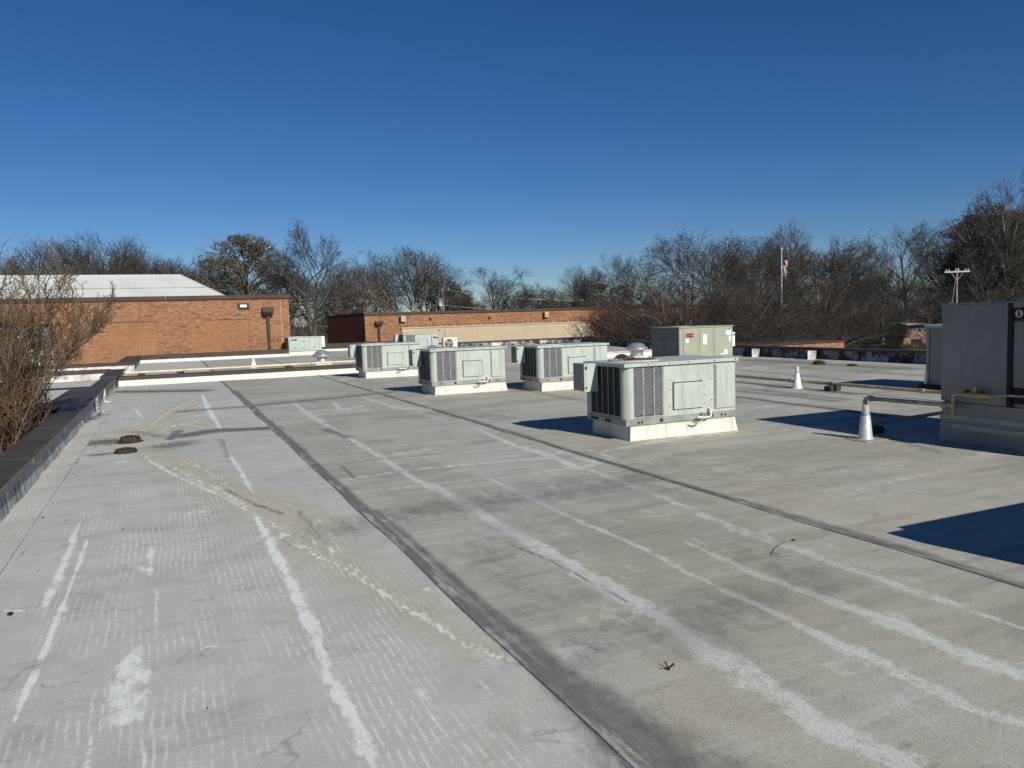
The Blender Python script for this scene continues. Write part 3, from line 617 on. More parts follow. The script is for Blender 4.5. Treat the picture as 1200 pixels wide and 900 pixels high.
# downspout with box head
dsx = 7.05; m = MB()
m.hull8([(dsx-.25-l.x, -.40, 3.05-l.z), (dsx+.25-l.x, -.40, 3.05-l.z), (dsx+.25-l.x, -.002, 3.05-l.z), (dsx-.25-l.x, -.002, 3.05-l.z)], [(dsx-.40-l.x, -.55, 3.25-l.z), (dsx+.40-l.x, -.55, 3.25-l.z), (dsx+.40-l.x, -.002, 3.25-l.z), (dsx-.40-l.x, -.002, 3.25-l.z)])
m.box(dsx-.40-l.x, dsx+.40-l.x, -.55, -.002, 3.252-l.z, 3.62-l.z)
dn = m.build('leader_head', 'copingb', b1); b1box(dsx-.10, dsx+.10, BY-.24, BY-.03, .3, 3.048, 'downspout', 'copingb', dn)
# hip metal roof of the hall behind
hr = thing('hall_building', 'hall with a white metal hip roof rising behind the left brick building', 'building', (-12, 72, GZ))
l2 = hr.location
def hq(p): return (p[0]-l2.x, p[1]-l2.y, p[2]-l2.z)
m = MB(); ex, ey0, ey1, ez = 4.75, 61.6, 68.6, 4.25; rx, ry, rz_ = 1.35, 65.1, 6.3
m.add([hq(p) for p in ((-40, ey0, ez), (ex, ey0, ez), (ex, ey1, ez), (-40, ey1, ez), (-34, ry, rz_), (rx, ry, rz_))], [(0, 1, 5, 4), (1, 2, 5), (2, 3, 4, 5), (3, 0, 4), (3, 2, 1, 0)])
rf = m.build('roof', 'roofmetal', hr)
dirv = Vector((0, ry-ey0, rz_-ez)); 
for i in range(64):                                       # standing seams running up the slope
    x_ = -33+i*.6
    xt = x_; tmax = 1.0 if x_ <= rx else max(0.0, (ex-x_)/(ex-rx))
    if tmax < .08: continue
    nrm = Vector((0, -(rz_-ez), ry-ey0)).normalized()
    a_ = Vector((x_, ey0, ez))+nrm*.012; b_ = a_+dirv*tmax
    m = MB(); m.tube([hq(a_), hq(b_)], .022, 4); m.build('standing_seam', 'roofmetal', rf) if i % 1 == 0 else None
m = MB(); a_ = Vector((-33, ey0, ez))+dirv*.5; m.tube([hq(a_+Vector((0, -.02, .03))), hq(Vector((ex-1.7, ey0, ez))+dirv*.5+Vector((0, -.02, .03)))], .035, 4); m.build('roof_lap', 'rail', rf)
m = MB(); m.tube([hq((-34, ry, rz_+.03)), hq((rx, ry, rz_+.03))], .06, 6); m.tube([hq((rx, ry, rz_+.03)), hq((ex, ey0, ez+.03))], .05, 6); m.build('ridge_cap', 'roofmetal', rf)
m = MB(); m.box(-39-l2.x, ex-.4-l2.x, ey0+.4-l2.y, ey1-.4-l2.y, 0, ez-GZ-.01); m.build('wall', 'bricky', hr)
# second brick building
b2 = thing('brick_building', 'long low brick building with a tan metal panel band and a shaded left side', 'building', (30, 66, GZ))
l = b2.location
def b2box(x0, x1, y0, y1, z0, z1, name, mat, par=b2): return MB().box(x0-l.x, x1-l.x, y0-l.y, y1-l.y, z0-l.z, z1-l.z).build(name, mat, par)
b2box(15.67, 62, 66, 66.4, GZ, 2.86, 'wall', 'brick'); b2box(15.67, 16.07, 66.402, 83, GZ, 2.86, 'side_wall', 'bricky')
b2box(16.07, 62, 66.41, 83, GZ, 2.7, 'wall_core', 'bricky')
for i in range(10): b2box(15.57+i*4.65+.01, 15.57+(i+1)*4.65-.01, 65.9, 66.6, 2.862, 3.08, 'coping_panel', 'copingb')
for i in range(4): b2box(15.57, 16.3, 66.62+i*4.1+.01, 66.62+(i+1)*4.1-.01, 2.862, 3.08, 'coping_panel', 'copingb')
for i in range(8): b2box(18.88+i*2.36+.006, 18.88+(i+1)*2.36-.006, 65.86, 65.998, -.2, 1.62, 'tan_panel', 'tan')
b2box(18.80, 37.84, 65.80, 65.998, 1.622, 1.74, 'panel_trim', 'tan')
m = MB()
for i in range(74):                                       # broken brick ends left above the panel
    x_ = 18.9+i*.255; 
    if random.random() < .75: m.box(x_-l.x, x_+.19-l.x, -.07-random.random()*.05, 0-.001, 1.76-l.z+.05*random.random(), 1.9-l.z+.05*random.random())
tag(m.build('broken_brick_course', 'brick', b2), kind='stuff')
m = MB()
dsx = 16.85
m.hull8([(dsx-.2-l.x, -.35, 2.0-l.z), (dsx+.2-l.x, -.35, 2.0-l.z), (dsx+.2-l.x, -.002, 2.0-l.z), (dsx-.2-l.x, -.002, 2.0-l.z)], [(dsx-.33-l.x, -.45, 2.12-l.z), (dsx+.33-l.x, -.45, 2.12-l.z), (dsx+.33-l.x, -.002, 2.12-l.z), (dsx-.33-l.x, -.002, 2.12-l.z)])
m.box(dsx-.33-l.x, dsx+.33-l.x, -.45, -.002, 2.122-l.z, 2.34-l.z); dn = m.build('leader_head', 'copingb', b2); b2box(dsx-.09, dsx+.09, 65.75, 65.97, -.4, 1.998, 'downspout', 'copingb', dn)
for px_, py_ in ((471.5, 374), (639, 369)):
    d = ray(px_, py_); t = 66/d.y; X_, Z_ = d.x*t, EYE+d.z*t
    o = b2box(X_-.18, X_+.22, 65.7, 65.998, Z_-.22, Z_+.28, 'wall_light', 'tan'); b2box(X_-.28, X_-.182, 65.72, 65.998, Z_-.3, Z_+.2, 'bracket', 'dark', o)
for px_, py_ in ((504, 374), (573, 372.5), (697, 368)):
    d = ray(px_, py_); t = 66/d.y; X_, Z_ = d.x*t, EYE+d.z*t; b2box(X_-.12, X_+.12, 65.94, 65.999, Z_-.10, Z_+.10, 'wall_vent', 'dark')
# far wing beyond the right edge
wg = thing('brick_wing', 'low flat brown roofed wing beyond the right parapet with an orange brick end', 'building', (40, 50, GZ)); l = wg.location
def wgbox(x0, x1, y0, y1, z0, z1, name, mat): return MB().box(x0-l.x, x1-l.x, y0-l.y, y1-l.y, z0-l.z, z1-l.z).build(name, mat, wg)
wgbox(33.5, 43.3, 40, 75, GZ, -.11, 'wall', 'brick')
for i in range(3): wgbox(33.4+i*3.32+.01, 33.4+(i+1)*3.32-.01, 39.9, 76, -.107, -.03, 'roof_panel', 'copingb')
wgbox(38.5, 39.9, 52, 53, -.028, .25, 'roof_hatch', 'label')
# house far right
hx, hy = spot(1104, 106); hs = thing('brick_house', 'small pinkish brick house with a grey hip roof and white eave far to the right', 'house', (hx, hy, GZ+.1), R(-30))
m = MB(); m.box(-5, 9, 0, 9, -.3, 2.75); m.build('wall', 'brickpink', hs)
m = MB(); m.add([(-5.6, -.6, 2.9), (9.6, -.6, 2.9), (9.6, 9.6, 2.9), (-5.6, 9.6, 2.9), (-.5, 4.5, 5.2), (4.5, 4.5, 5.2)], [(0, 1, 5, 4), (1, 2, 5), (2, 3, 4, 5), (3, 0, 4), (3, 2, 1, 0)]); rf = m.build('roof', 'shingle', hs)
MB().box(.4, .5, 1.2, 1.3, 3.5, 4.4).build('vent_pipe', 'white', rf)
MB().box(-5.62, 9.62, -.66, -.61, 2.70, 2.98).build('fascia', 'white', hs)
o = MB().box(-3.3, -2.5, -.06, -.002, 1.75, 2.5).build('window', 'white', hs); MB().box(-3.15, -2.65, -.08, -.062, 1.86, 2.1).build('pane', 'dark', o)
MB().box(-4.0, -2.6, -.05, -.002, -.2, .75).build('crawl_opening', 'dark', hs)

# ------------------------------------------------------------------ packaged rooftop units
def fan_top(par, x0, x1, y0, y1, z, cx, cy, r, mat='cab', n=40):
    per = []
    for k in range(n):
        a_ = 2*math.pi*k/n; dx, dy = math.cos(a_), math.sin(a_)
        t = min(((x1-cx)/dx if dx > 1e-6 else 1e9), ((x0-cx)/dx if dx < -1e-6 else 1e9), ((y1-cy)/dy if dy > 1e-6 else 1e9), ((y0-cy)/dy if dy < -1e-6 else 1e9))
        per.append((cx+dx*t, cy+dy*t))
    for cxn in ((x0, y0), (x1, y0), (x1, y1), (x0, y1)):   # snap the nearest rim vertex to each corner
        k = min(range(n), key=lambda i: (per[i][0]-cxn[0])**2+(per[i][1]-cxn[1])**2); per[k] = cxn
    m = MB(); vs = []
    for k in range(n):
        a_ = 2*math.pi*k/n; c_, s_ = math.cos(a_), math.sin(a_)
        vs += [(per[k][0], per[k][1], z-.04), (per[k][0], per[k][1], z), (cx+(r+.05)*c_, cy+(r+.05)*s_, z+.006), (cx+(r+.03)*c_, cy+(r+.03)*s_, z+.03), (cx+r*c_, cy+r*s_, z+.03), (cx+r*c_, cy+r*s_, z-.02)]
    fs = []
    for k in range(n):
        j = (k+1) % n
        for q in range(5): fs.append((k*6+q, j*6+q, j*6+q+1, k*6+q+1))
    m.add(vs, fs); top = m.build('top_cover', mat, par)
    m = MB()
    m._lathe([(r-.004, z-.01), (r-.004, z-.22), (.01, z-.24)], cx, cy, n, 0); m.build('fan_shroud', 'fanred', par)
    fb = MB()
    for k in range(4):
        a_ = k*math.pi/2+.4
        p = [(cx+.07*math.cos(a_+da), cy+.07*math.sin(a_+da), z-.11+dz) for da, dz in ((-.7, .0), (.7, .05))]+[(cx+(r-.05)*math.cos(a_+da), cy+(r-.05)*math.sin(a_+da), z-.11+dz) for da, dz in ((.42, .05), (-.30, 0))]
        fb.add(p+[(x, y, q-.008) for x, y, q in p], [(0, 1, 2, 3), (7, 6, 5, 4), (0, 3, 7, 4), (1, 5, 6, 2), (3, 2, 6, 7), (0, 4, 5, 1)])
    fb._lathe([(.001, z-.05), (.08, z-.06), (.09, z-.16)], cx, cy, 14, 0); fb.build('fan', 'fanred', top)
    gd = MB()
    for rr_ in (r*.25, r*.45, r*.65, r*.85): gd.tube([(cx+rr_*math.cos(2*math.pi*k/28), cy+rr_*math.sin(2*math.pi*k/28), z+.035) for k in range(29)], .004, 4, caps=False)
    for k in range(6): a_ = k*math.pi/3; gd.tube([(cx, cy, z+.037), (cx+(r+.03)*math.cos(a_), cy+(r+.03)*math.sin(a_), z+.033)], .005, 4)
    gd.build('fan_guard', 'fanred', top)
    return top
def grille_cols(par, x0, x1, z0, z1, y, n, side=False, gap=.035, mat='grille', nsl=30):
    wdt = (x1-x0-gap*(n-1))/n
    for i in range(n):
        a_ = x0+i*(wdt+gap); m = MB()
        def bx(u0, u1, d0, d1, q0, q1, mi):
            if side: m.box(d0, d1, u0, u1, q0, q1, mi)
            else: m.box(u0, u1, d0, d1, q0, q1, mi)
        bx(a_, a_+wdt, y+.012, y+.02, z0, z1, 1)
        for k in range(nsl):
            q = z0+(z1-z0)*(k+.3)/nsl; hgt = (z1-z0)/nsl*.42
            if side: m.hull8([(y+.011, a_, q), (y+.011, a_+wdt, q), (y-.006, a_+wdt, q+hgt*.2), (y-.006, a_, q+hgt*.2)][::-1], [(y+.011, a_, q+hgt), (y+.011, a_+wdt, q+hgt), (y-.006, a_+wdt, q+hgt*1.1), (y-.006, a_, q+hgt*1.1)][::-1])
            else:
                m.hull8([(a_, y-.006, q), (a_+wdt, y-.006, q+.03), (a_+wdt, y+.011, q+.03), (a_, y+.011, q)], [(a_, y-.006, q+hgt), (a_+wdt, y-.006, q+hgt+.03), (a_+wdt, y+.011, q+hgt+.03), (a_, y+.011, q+hgt)])
        m.build('coil_grille', [mat, 'coil'], par)

def make_rtu():
    t = thing('rooftop_unit', 'x', 'air conditioner', (0, 0, 0), 0, 'pale green rooftop air conditioning units')
    m = MB(); m.hull8([(.09, .015, -.02), (2.45, .015, -.02), (2.45, 1.34, -.02), (.09, 1.34, -.02)], [(.11, .04, .27), (2.39, .04, .27), (2.39, 1.31, .27), (.11, 1.31, .27)]); cb = m.build('curb', 'curb', t)
    MB().box(0.105, 2.395, .032, 1.315, .225, .268).build('curb_flashing', 'curb', cb)
    br = MB().box(0, 2.4, .0, 1.36, .275, .385, 0, .01).build('base_rail', 'rail', t)
    m = MB()
    for x_ in (.26, .33, 2.06, 2.14): m.tube([(x_, .006, .325), (x_, -.004, .325)], .022, 10)
    for x_ in (.70, 1.80): m.box(x_, x_+.07, -.003, .006, .30, .36)
    m.box(-.004, .004, .5, .7, .30, .34); m.box(-.004, .004, .95, 1.2, .30, .345)
    tag(m.build('lifting_hole', 'dark', br), kind='stuff')
    MB().box(.80, 2.39, .012, 1.345, .387, 1.345, 0, .012).build('cabinet', 'cab', t)
    MB().box(.045, .798, .045, 1.31, .387, 1.318).build('coil', 'coil', t)
    m = MB(); pr_ = [(0.0, .17)]+[(.15-.15*math.cos(a_), .15-.15*math.sin(a_)) for a_ in np.linspace(0, math.pi/2, 9)]+[(.17, 0.0), (.17, .03), (.03, .17)]
    m.prism(pr_, .387, 1.318); m.build('corner_post', 'cab', t, True)
    MB().box(.002, .05, 1.20, 1.355, .387, 1.318, 0, .006).build('corner_post', 'cab', t)
    m = MB()
    for x_ in (.372, .592, .782): m.box(x_-.014, x_+.014, .004, .04, .39, 1.318)
    m.box(.17, .80, .004, .03, .387, .425); m.box(.17, .80, .004, .03, 1.30, 1.318)
    m.build('grille_frame', 'rail', t)
    grille_cols(t, .175, .775, .425, 1.30, .012, 3, gap=.022)
    grille_cols(t, .18, 1.195, .425, 1.30, .018, 5, side=True, gap=.02, mat='coil', nsl=20)
    m = MB()
    for i in range(4): y_ = .18+1.015*(i+1)/5; m.box(.004, .014, y_-.008, y_+.008, .40, 1.318)
    m.box(.004, .02, .17, 1.2, .387, .43); m.build('grille_frame', 'grille', t)
    fan_top(t, -.03, 2.43, -.03, 1.39, 1.36, .62, .68, .42)
    m = MB(); m.box(-.032, 2.432, -.034, -.028, 1.30, 1.352); m.box(-.036, -.03, -.034, 1.39, 1.30, 1.352); m.build('top_lip', 'cab', t)
    ap = MB().box(1.0, 1.62, -.022, .011, .50, .965, 0, .012).build('access_panel', 'cab', t)
    MB().box(1.305, 1.32, -.027, -.021, .72, .735).build('latch', 'rail', ap)
    MB().box(.985, 1.635, .006, .0115, .485, .98).build('panel_gasket', 'dark', ap)
    MB().box(1.93, 2.375, -.016, .011, .455, 1.245, 0, .012).build('service_door', 'cab', t)
    MB().box(1.895, 1.925, .002, .0118, .45, 1.26).build('door_gap', 'grille', t)
    m = MB()
    for x_, z_ in [(1.68, .56), (1.68, .72), (1.68, .88), (1.02, .99), (1.6, .99), (.93, 1.02), (.93, .86), (.93, .56), (1.85, .62), (1.85, 1.0), (1.2, 1.29), (1.75, 1.29)]: m.box(x_-.008, x_+.008, .003, .0117, z_-.008, z_+.008)
    for x_ in (.45, .9, 1.3, 1.88, 2.36): m.box(x_-.011, x_+.011, -.039, -.033, 1.322, 1.344)
    tag(m.build('screw', 'dark', t), kind='stuff')
    m = MB(); hd = [(-.33, .92), (-.002, .92), (-.002, 1.345), (-.33, 1.345)]
    m.box(-.29, -.002, .92, .935, .83, 1.33); m.box(-.29, -.002, 1.315, 1.33, .83, 1.33); m.box(-.29, -.002, .92, 1.33, 1.332, 1.342)
    hd_ = m.build('rain_hood', 'cab', t)
    m = MB(); m.box(-.27, -.24, .912, .919, .88, .92); m.box(-.27, -.23, .912, .919, 1.24, 1.29); pass; m.build('bracket', 'dark', hd_); MB().box(-.29, -.275, .936, 1.314, .84, 1.329).build('hood_shade_side', 'grille', hd_)  # outer hood side in a darker grey, its shade put into the colour
    m = MB(); m.tube([(1.77, .0, .47), (1.77, -.055, .44), (1.77, -.06, .345), (1.74, -.07, .315), (1.60, -.08, .315), (1.50, -.085, .33), (1.45, -.085, .325)], .021, 8); m.build('drain_pipe', 'white', t, True)
    m = MB(); m.tube([(1.60, -.03, .40), (1.58, -.085, .34), (1.52, -.1, .25), (1.42, -.1, .23), (1.34, -.09, .26)], .015, 8); m.build('drain_trap', 'rail', t, True)
    return t
rtu = make_rtu()
rtu.location = (7.17, 11.34, 0); rtu['label'] = 'nearest pale green rooftop unit in the centre with a white drain pipe'
for loc, lab in [((7.08, 30.47, 0), 'pale green rooftop unit at the end of the white curb, leftmost of the row'),
                 ((7.11, 21.85, 0), 'pale green rooftop unit second from the left, in front of the white fan condenser'),
                 ((10.08, 20.7, 0), 'pale green rooftop unit behind the nearest one, in front of the tan panel'),
                 ((14.12, 49, .06), 'distant pale green rooftop unit beside the white fan condenser at the tan panel'),
                 ((6.95, 1.75, 0), 'pale green rooftop unit outside the right edge whose shadow falls on the near roof')]:
    copy_thing(rtu, lab, loc)
bpy.context.view_layer.update()

# larger sage unit with a red badge
t = thing('rooftop_unit', 'larger sage green rooftop unit with a red badge and white stickers behind the nearest unit', 'air conditioner', (18.32, 25.0, 0), 0)
Lx, Ly, z0, z1 = 2.62, 1.95, .36, 1.66
MB().box(.1, Lx-.05, .06, Ly-.05, -.02, z0-.06).build('curb', 'curb', t); MB().box(0, Lx, 0, Ly, z0-.058, z0+.03).build('base_rail', 'cab_far', t)
MB().box(.03, Lx-.001, .012, Ly-.02, z0+.032, z1-.05).build('cabinet', 'cab_far', t)
m = MB(); m.box(0, .12, -.004, .10, z0+.032, z1-.045, 0, .03); m.build('corner_post', 'cab_far', t)
for u0, u1, q0, q1 in ((.12, 1.0, z0+.05, z0+.62), (1.03, Ly-.05, z0+.05, z0+.62), (.12, 1.0, z0+.66, z1-.07), (1.03, Ly-.05, z0+.66, z1-.07)):
    m = MB(); m.box(.016, .022, u0, u1, q0, q1, 1)
    for k in range(16): zz = q0+(q1-q0)*(k+.3)/16; m.box(.004, .015, u0, u1, zz, zz+.02, 0)
    m.build('coil_grille', ['grille', 'coil'], t)
fan_top(t, -.02, Lx+.02, -.02, Ly+.02, z1, .75, 1.0, .36, 'cab_far')
for x0_, x1_ in ((.20, .82), (.98, 1.56), (1.70, 2.55)): MB().box(x0_, x1_, -.008, .011, z0+.10, z1-.12, 0, .006).build('service_door', 'cab_far', t)
for x_ in (.16, .9, 1.63): MB().box(x_-.012, x_+.012, .0085, .0115, z0+.06, z1-.06).build('door_gap', 'grille', t)
bd = MB().box(.30, .43, -.014, -.0085, z1-.42, z1-.25).build('badge', 'red', t); MB().box(.431, .66, -.0135, -.0085, z1-.42, z1-.26).build('badge_plate', 'darkred', bd)
text_mesh('badge_lettering', 'TRANE', .062, 'paleink', bd, (.445, -.0145, z1-.362), (R(90), 0, 0), .001)
for x0_, x1_, q0, q1 in ((.30, .44, z1-.62, z1-.46), (1.14, 1.33, z1-.72, z1-.32), (2.28, 2.52, z1-.38, z1-.20), (2.42, 2.50, z1-.64, z1-.44), (2.18, 2.34, z0+.16, z0+.34), (2.0, 2.17, z0+.14, z0+.19)):
    st = MB().box(x0_, x1_, -.013, -.0085, q0, q1).build('sticker', 'label', t)
m = MB()
for k in range(4): m.box(1.17, 1.30, -.0145, -.0131, z1-.68+k*.1, z1-.672+k*.1)
m.build('print_line', 'grille', t)
MB().box(2.40, 2.46, -.0125, -.0085, z1-.17, z1-.12).build('sticker', 'navy', t)
bx_ = MB().box(Lx+.03, Lx+.16, .05, .5, z0+.45, z1-.28, 0, .01).build('disconnect_box', 'label', t); MB().box(Lx+.045, Lx+.14, .044, .049, z1-.42, z1-.36).build('sticker', 'navy', bx_)
MB().box(Lx, Lx+.03, .1, .4, z0+.5, z1-.35).build('bracket', 'dark', bx_)

# far pale unit beside the brick corner
t = thing('rooftop_unit', 'small pale grey rooftop unit on a white curb in front of the brick corner', 'air conditioner', (8.15, 58.35, 0))
MB().box(.0, 2.42, .02, 1.4, -.02, .28).build('curb', 'curb', t); MB().box(-.05, 2.45, 0, 1.45, .282, .34).build('base_rail', 'rail', t)
MB().box(0, 2.4, .01, 1.42, .342, 1.34, 0, .015).build('cabinet', 'cab', t)
for x0_, x1_ in ((.06, .78), (.86, 1.46), (1.54, 2.2)): MB().box(x0_, x1_, -.012, .009, .40, 1.28, 0, .008).build('service_door', 'cab', t)
for x_ in (.82, 1.5, 2.24): MB().box(x_-.015, x_+.015, .004, .0095, .37, 1.31).build('door_gap', 'rail', t)
MB().box(.28, .62, -.018, -.0125, 1.08, 1.2).build('nameplate', 'navy', t); MB().box(.16, .24, -.018, -.0125, 1.08, 1.18).build('nameplate', 'navy', t)
for x_, q in ((.32, .5), (.95, .46), (1.75, .5), (1.0, .95)): MB().box(x_, x_+.22, -.018, -.0125, q, q+.12).build('sticker', 'grille', t)
MB().box(2.36, 2.62, -.05, .5, .55, 1.345, 0, .02).build('side_hood', 'white', t)
MB().box(-.1, -.052, .1, 1.3, .35, 1.25).build('coil_grille', 'coil', t)
fan_top(t, -.03, 2.43, -.02, 1.45, 1.36, .7, .7, .4)

# ductless condenser with round fan grille
t = thing('condenser', 'white wall style condenser with a round fan grille standing beside the far rooftop unit', 'air conditioner', (16.18, 47, .32), R(4))
MB().box(0, .98, 0, .36, .06, .80, 0, .025).build('casing', 'white', t)
for x_ in (.1, .75): MB().box(x_, x_+.12, .0, .36, -.31, .058).build('foot', 'dark', t)
m = MB(); m.tube([(.36, -.001, .43), (.36, -.012, .43)], .29, 32); m.build('fan_recess', 'coil', t)
m = MB()
for k in range(3): a_ = k*2.094+.3; m.add([(.36+.05*math.cos(a_-.8), -.014, .43+.05*math.sin(a_-.8)), (.36+.25*math.cos(a_-.35), -.014, .43+.25*math.sin(a_-.35)), (.36+.25*math.cos(a_+.35), -.02, .43+.25*math.sin(a_+.35)), (.36+.05*math.cos(a_+.8), -.02, .43+.05*math.sin(a_+.8))], [(0, 1, 2, 3)])
m.build('fan', 'tan', t)
m = MB()
for r_ in (.06, .12, .18, .24, .29): m.tube([(.36+r_*math.cos(2*math.pi*k/28), -.03, .43+r_*math.sin(2*math.pi*k/28)) for k in range(29)], .006, 4, caps=False)
for k in range(8): a_ = k*math.pi/4; m.tube([(.36, -.031, .43), (.36+.29*math.cos(a_), -.031, .43+.29*math.sin(a_))], .006, 4)
m.build('fan_guard', 'tan', t)
MB().box(.78, .88, -.008, -.001, .62, .68).build('badge', 'grille', t)
t = thing('pipe_stand', 'thin dark angled pipe sticking up behind the white fan condenser', 'pipe', (16.72, 48.2, 0))
MB().tube([(0, 0, 0), (0, 0, 1.52), (-.02, 0, 1.56), (-.40, 0, 1.60)], .035, 6).build('pipe', 'oldpipe', t); MB().box(-.46, -.36, -.04, .04, 1.57, 1.64).build('cap', 'dark', t)

# shaded grey units at the right
t = thing('rooftop_unit', 'big grey shaded rooftop unit at the right edge with rust stains and a black sign', 'air conditioner', (11.44, 8.6, 0)); gu = t
D_ = 3.6; Wx = 2.6                                        # y runs toward the camera (negative)
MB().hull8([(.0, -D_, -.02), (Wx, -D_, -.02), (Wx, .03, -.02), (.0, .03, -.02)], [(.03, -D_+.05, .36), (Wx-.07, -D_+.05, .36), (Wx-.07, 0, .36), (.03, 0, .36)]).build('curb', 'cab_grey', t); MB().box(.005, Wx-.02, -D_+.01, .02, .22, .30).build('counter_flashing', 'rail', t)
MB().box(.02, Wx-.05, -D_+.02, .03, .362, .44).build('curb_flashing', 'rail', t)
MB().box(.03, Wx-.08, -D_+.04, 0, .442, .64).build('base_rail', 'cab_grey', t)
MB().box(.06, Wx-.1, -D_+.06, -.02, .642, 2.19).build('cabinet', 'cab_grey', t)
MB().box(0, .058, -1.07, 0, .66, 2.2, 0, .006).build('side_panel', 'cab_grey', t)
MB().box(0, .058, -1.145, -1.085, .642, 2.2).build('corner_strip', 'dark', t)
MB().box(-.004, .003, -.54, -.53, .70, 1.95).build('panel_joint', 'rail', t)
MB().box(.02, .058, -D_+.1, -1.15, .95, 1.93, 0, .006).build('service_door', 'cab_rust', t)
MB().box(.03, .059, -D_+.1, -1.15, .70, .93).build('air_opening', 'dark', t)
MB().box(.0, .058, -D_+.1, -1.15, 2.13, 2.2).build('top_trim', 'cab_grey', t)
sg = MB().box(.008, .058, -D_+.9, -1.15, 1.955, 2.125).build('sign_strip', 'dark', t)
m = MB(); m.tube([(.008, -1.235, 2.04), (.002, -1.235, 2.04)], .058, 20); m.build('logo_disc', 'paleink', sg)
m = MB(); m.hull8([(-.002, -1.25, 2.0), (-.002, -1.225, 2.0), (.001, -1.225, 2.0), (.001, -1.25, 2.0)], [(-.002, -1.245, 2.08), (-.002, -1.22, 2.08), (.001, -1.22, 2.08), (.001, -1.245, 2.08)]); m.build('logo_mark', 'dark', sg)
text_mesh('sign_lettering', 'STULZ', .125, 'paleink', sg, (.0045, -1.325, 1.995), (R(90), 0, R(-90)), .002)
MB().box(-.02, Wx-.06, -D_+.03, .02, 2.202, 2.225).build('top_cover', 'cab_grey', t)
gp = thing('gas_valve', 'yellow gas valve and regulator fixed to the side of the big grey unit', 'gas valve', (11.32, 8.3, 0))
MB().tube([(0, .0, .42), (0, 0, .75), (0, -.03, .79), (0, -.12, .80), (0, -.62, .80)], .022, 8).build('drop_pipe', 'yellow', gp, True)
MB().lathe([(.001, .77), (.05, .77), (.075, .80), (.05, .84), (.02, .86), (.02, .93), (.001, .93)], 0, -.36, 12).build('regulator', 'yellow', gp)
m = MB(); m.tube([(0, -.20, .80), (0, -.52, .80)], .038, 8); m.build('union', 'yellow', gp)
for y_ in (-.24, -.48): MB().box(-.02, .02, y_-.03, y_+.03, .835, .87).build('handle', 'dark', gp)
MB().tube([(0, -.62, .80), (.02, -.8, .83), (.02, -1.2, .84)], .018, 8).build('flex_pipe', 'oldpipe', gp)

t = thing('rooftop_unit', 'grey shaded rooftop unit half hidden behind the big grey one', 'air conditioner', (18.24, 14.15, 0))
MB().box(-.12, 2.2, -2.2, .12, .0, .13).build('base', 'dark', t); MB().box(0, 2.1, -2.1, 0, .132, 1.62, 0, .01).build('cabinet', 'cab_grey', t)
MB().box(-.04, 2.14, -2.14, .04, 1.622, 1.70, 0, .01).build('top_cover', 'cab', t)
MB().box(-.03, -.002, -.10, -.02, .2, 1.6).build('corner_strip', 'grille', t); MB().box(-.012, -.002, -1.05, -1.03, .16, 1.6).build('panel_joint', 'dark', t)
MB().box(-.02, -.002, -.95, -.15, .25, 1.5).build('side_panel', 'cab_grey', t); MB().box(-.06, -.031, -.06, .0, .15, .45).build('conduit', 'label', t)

# ------------------------------------------------------------------ fans, pipe boots, pipes, drains
def mushroom(label, loc, rdome, zt, curb, cw, group='mushroom exhaust fans'):
    t = thing('exhaust_fan', label, 'exhaust fan', loc, 0, group)
    if curb: MB().box(-cw, cw, -cw, cw, -.01, curb, 0, .01).build('curb', 'curb', t)
    r = rdome; c = curb
    MB()._lathe([(r*.55, c+.002), (r*.6, c+.04), (r*.55, c+.08), (r*.6, zt*.45+c*.3), (r*.72, zt*.52)], 0, 0, 24, 0).build('throat', 'galv', t, True)
    MB()._lathe([(r*.70, zt*.50), (r*.97, zt*.54), (r, zt*.60), (r*.98, zt*.68), (r*.80, zt*.76), (r*.72, zt*.79), (r*.66, zt*.88), (r*.4, zt*.97), (.001, zt)], 0, 0, 28, 0).build('dome', 'galv', t, True)
    return t
mushroom('aluminium mushroom fan on a cream curb at the left beyond the white dividing curb', (7.85, 43.6, 0), .50, .80, .17, .45)
mushroom('aluminium mushroom fan rising behind the top of the nearest unit', (21.7, 33.2, 0), .58, .80, .12, .42)
mushroom('aluminium fan dome just showing above the second rooftop unit', (12.45, 38, 0), .40, .98, .2, .36)
def boot(label, loc, h, rb, rtop, mat, group='conical vent pipe boots'):
    t = thing('vent_pipe', label, 'vent pipe', loc, 0, group)
    MB()._lathe([(rb*1.25, .0), (rb*1.22, .010), (rb, .018), (rb*.92, .05), (rtop*1.25, h*.72), (rtop*1.1, h*.74)], 0, 0, 20, 0).build('boot', mat, t, True)
    MB()._lathe([(rtop, h*.70), (rtop, h), (rtop*.7, h), (rtop*.7, h*.75)], 0, 0, 16, 0).build('pipe', mat, t, True)
    MB()._lathe([(rtop*1.3, h*.705), (rtop*1.35, h*.72), (rtop*1.3, h*.74)], 0, 0, 16, 0).build('clamp', 'rail', t, True)
    return t
boot('white conical vent pipe right of the centre units on sunlit roof', (16.08, 16.5, 0), .61, .135, .045, 'white')
boot('silver conical vent pipe at the edge of the big shadow near the grey unit', (10.59, 9.33, 0), .58, .122, .058, 'sealpipe')
boot('small white conical vent pipe behind the cream gas pipe', (4.2, 43.6, 0), .5, .18, .08, 'white')
pp = MB().box(-.27, .30, -.24, .2, -.004, .012).build('patch_sheet', 'seamlight', roof, loc=(10.6, 9.33, 0))
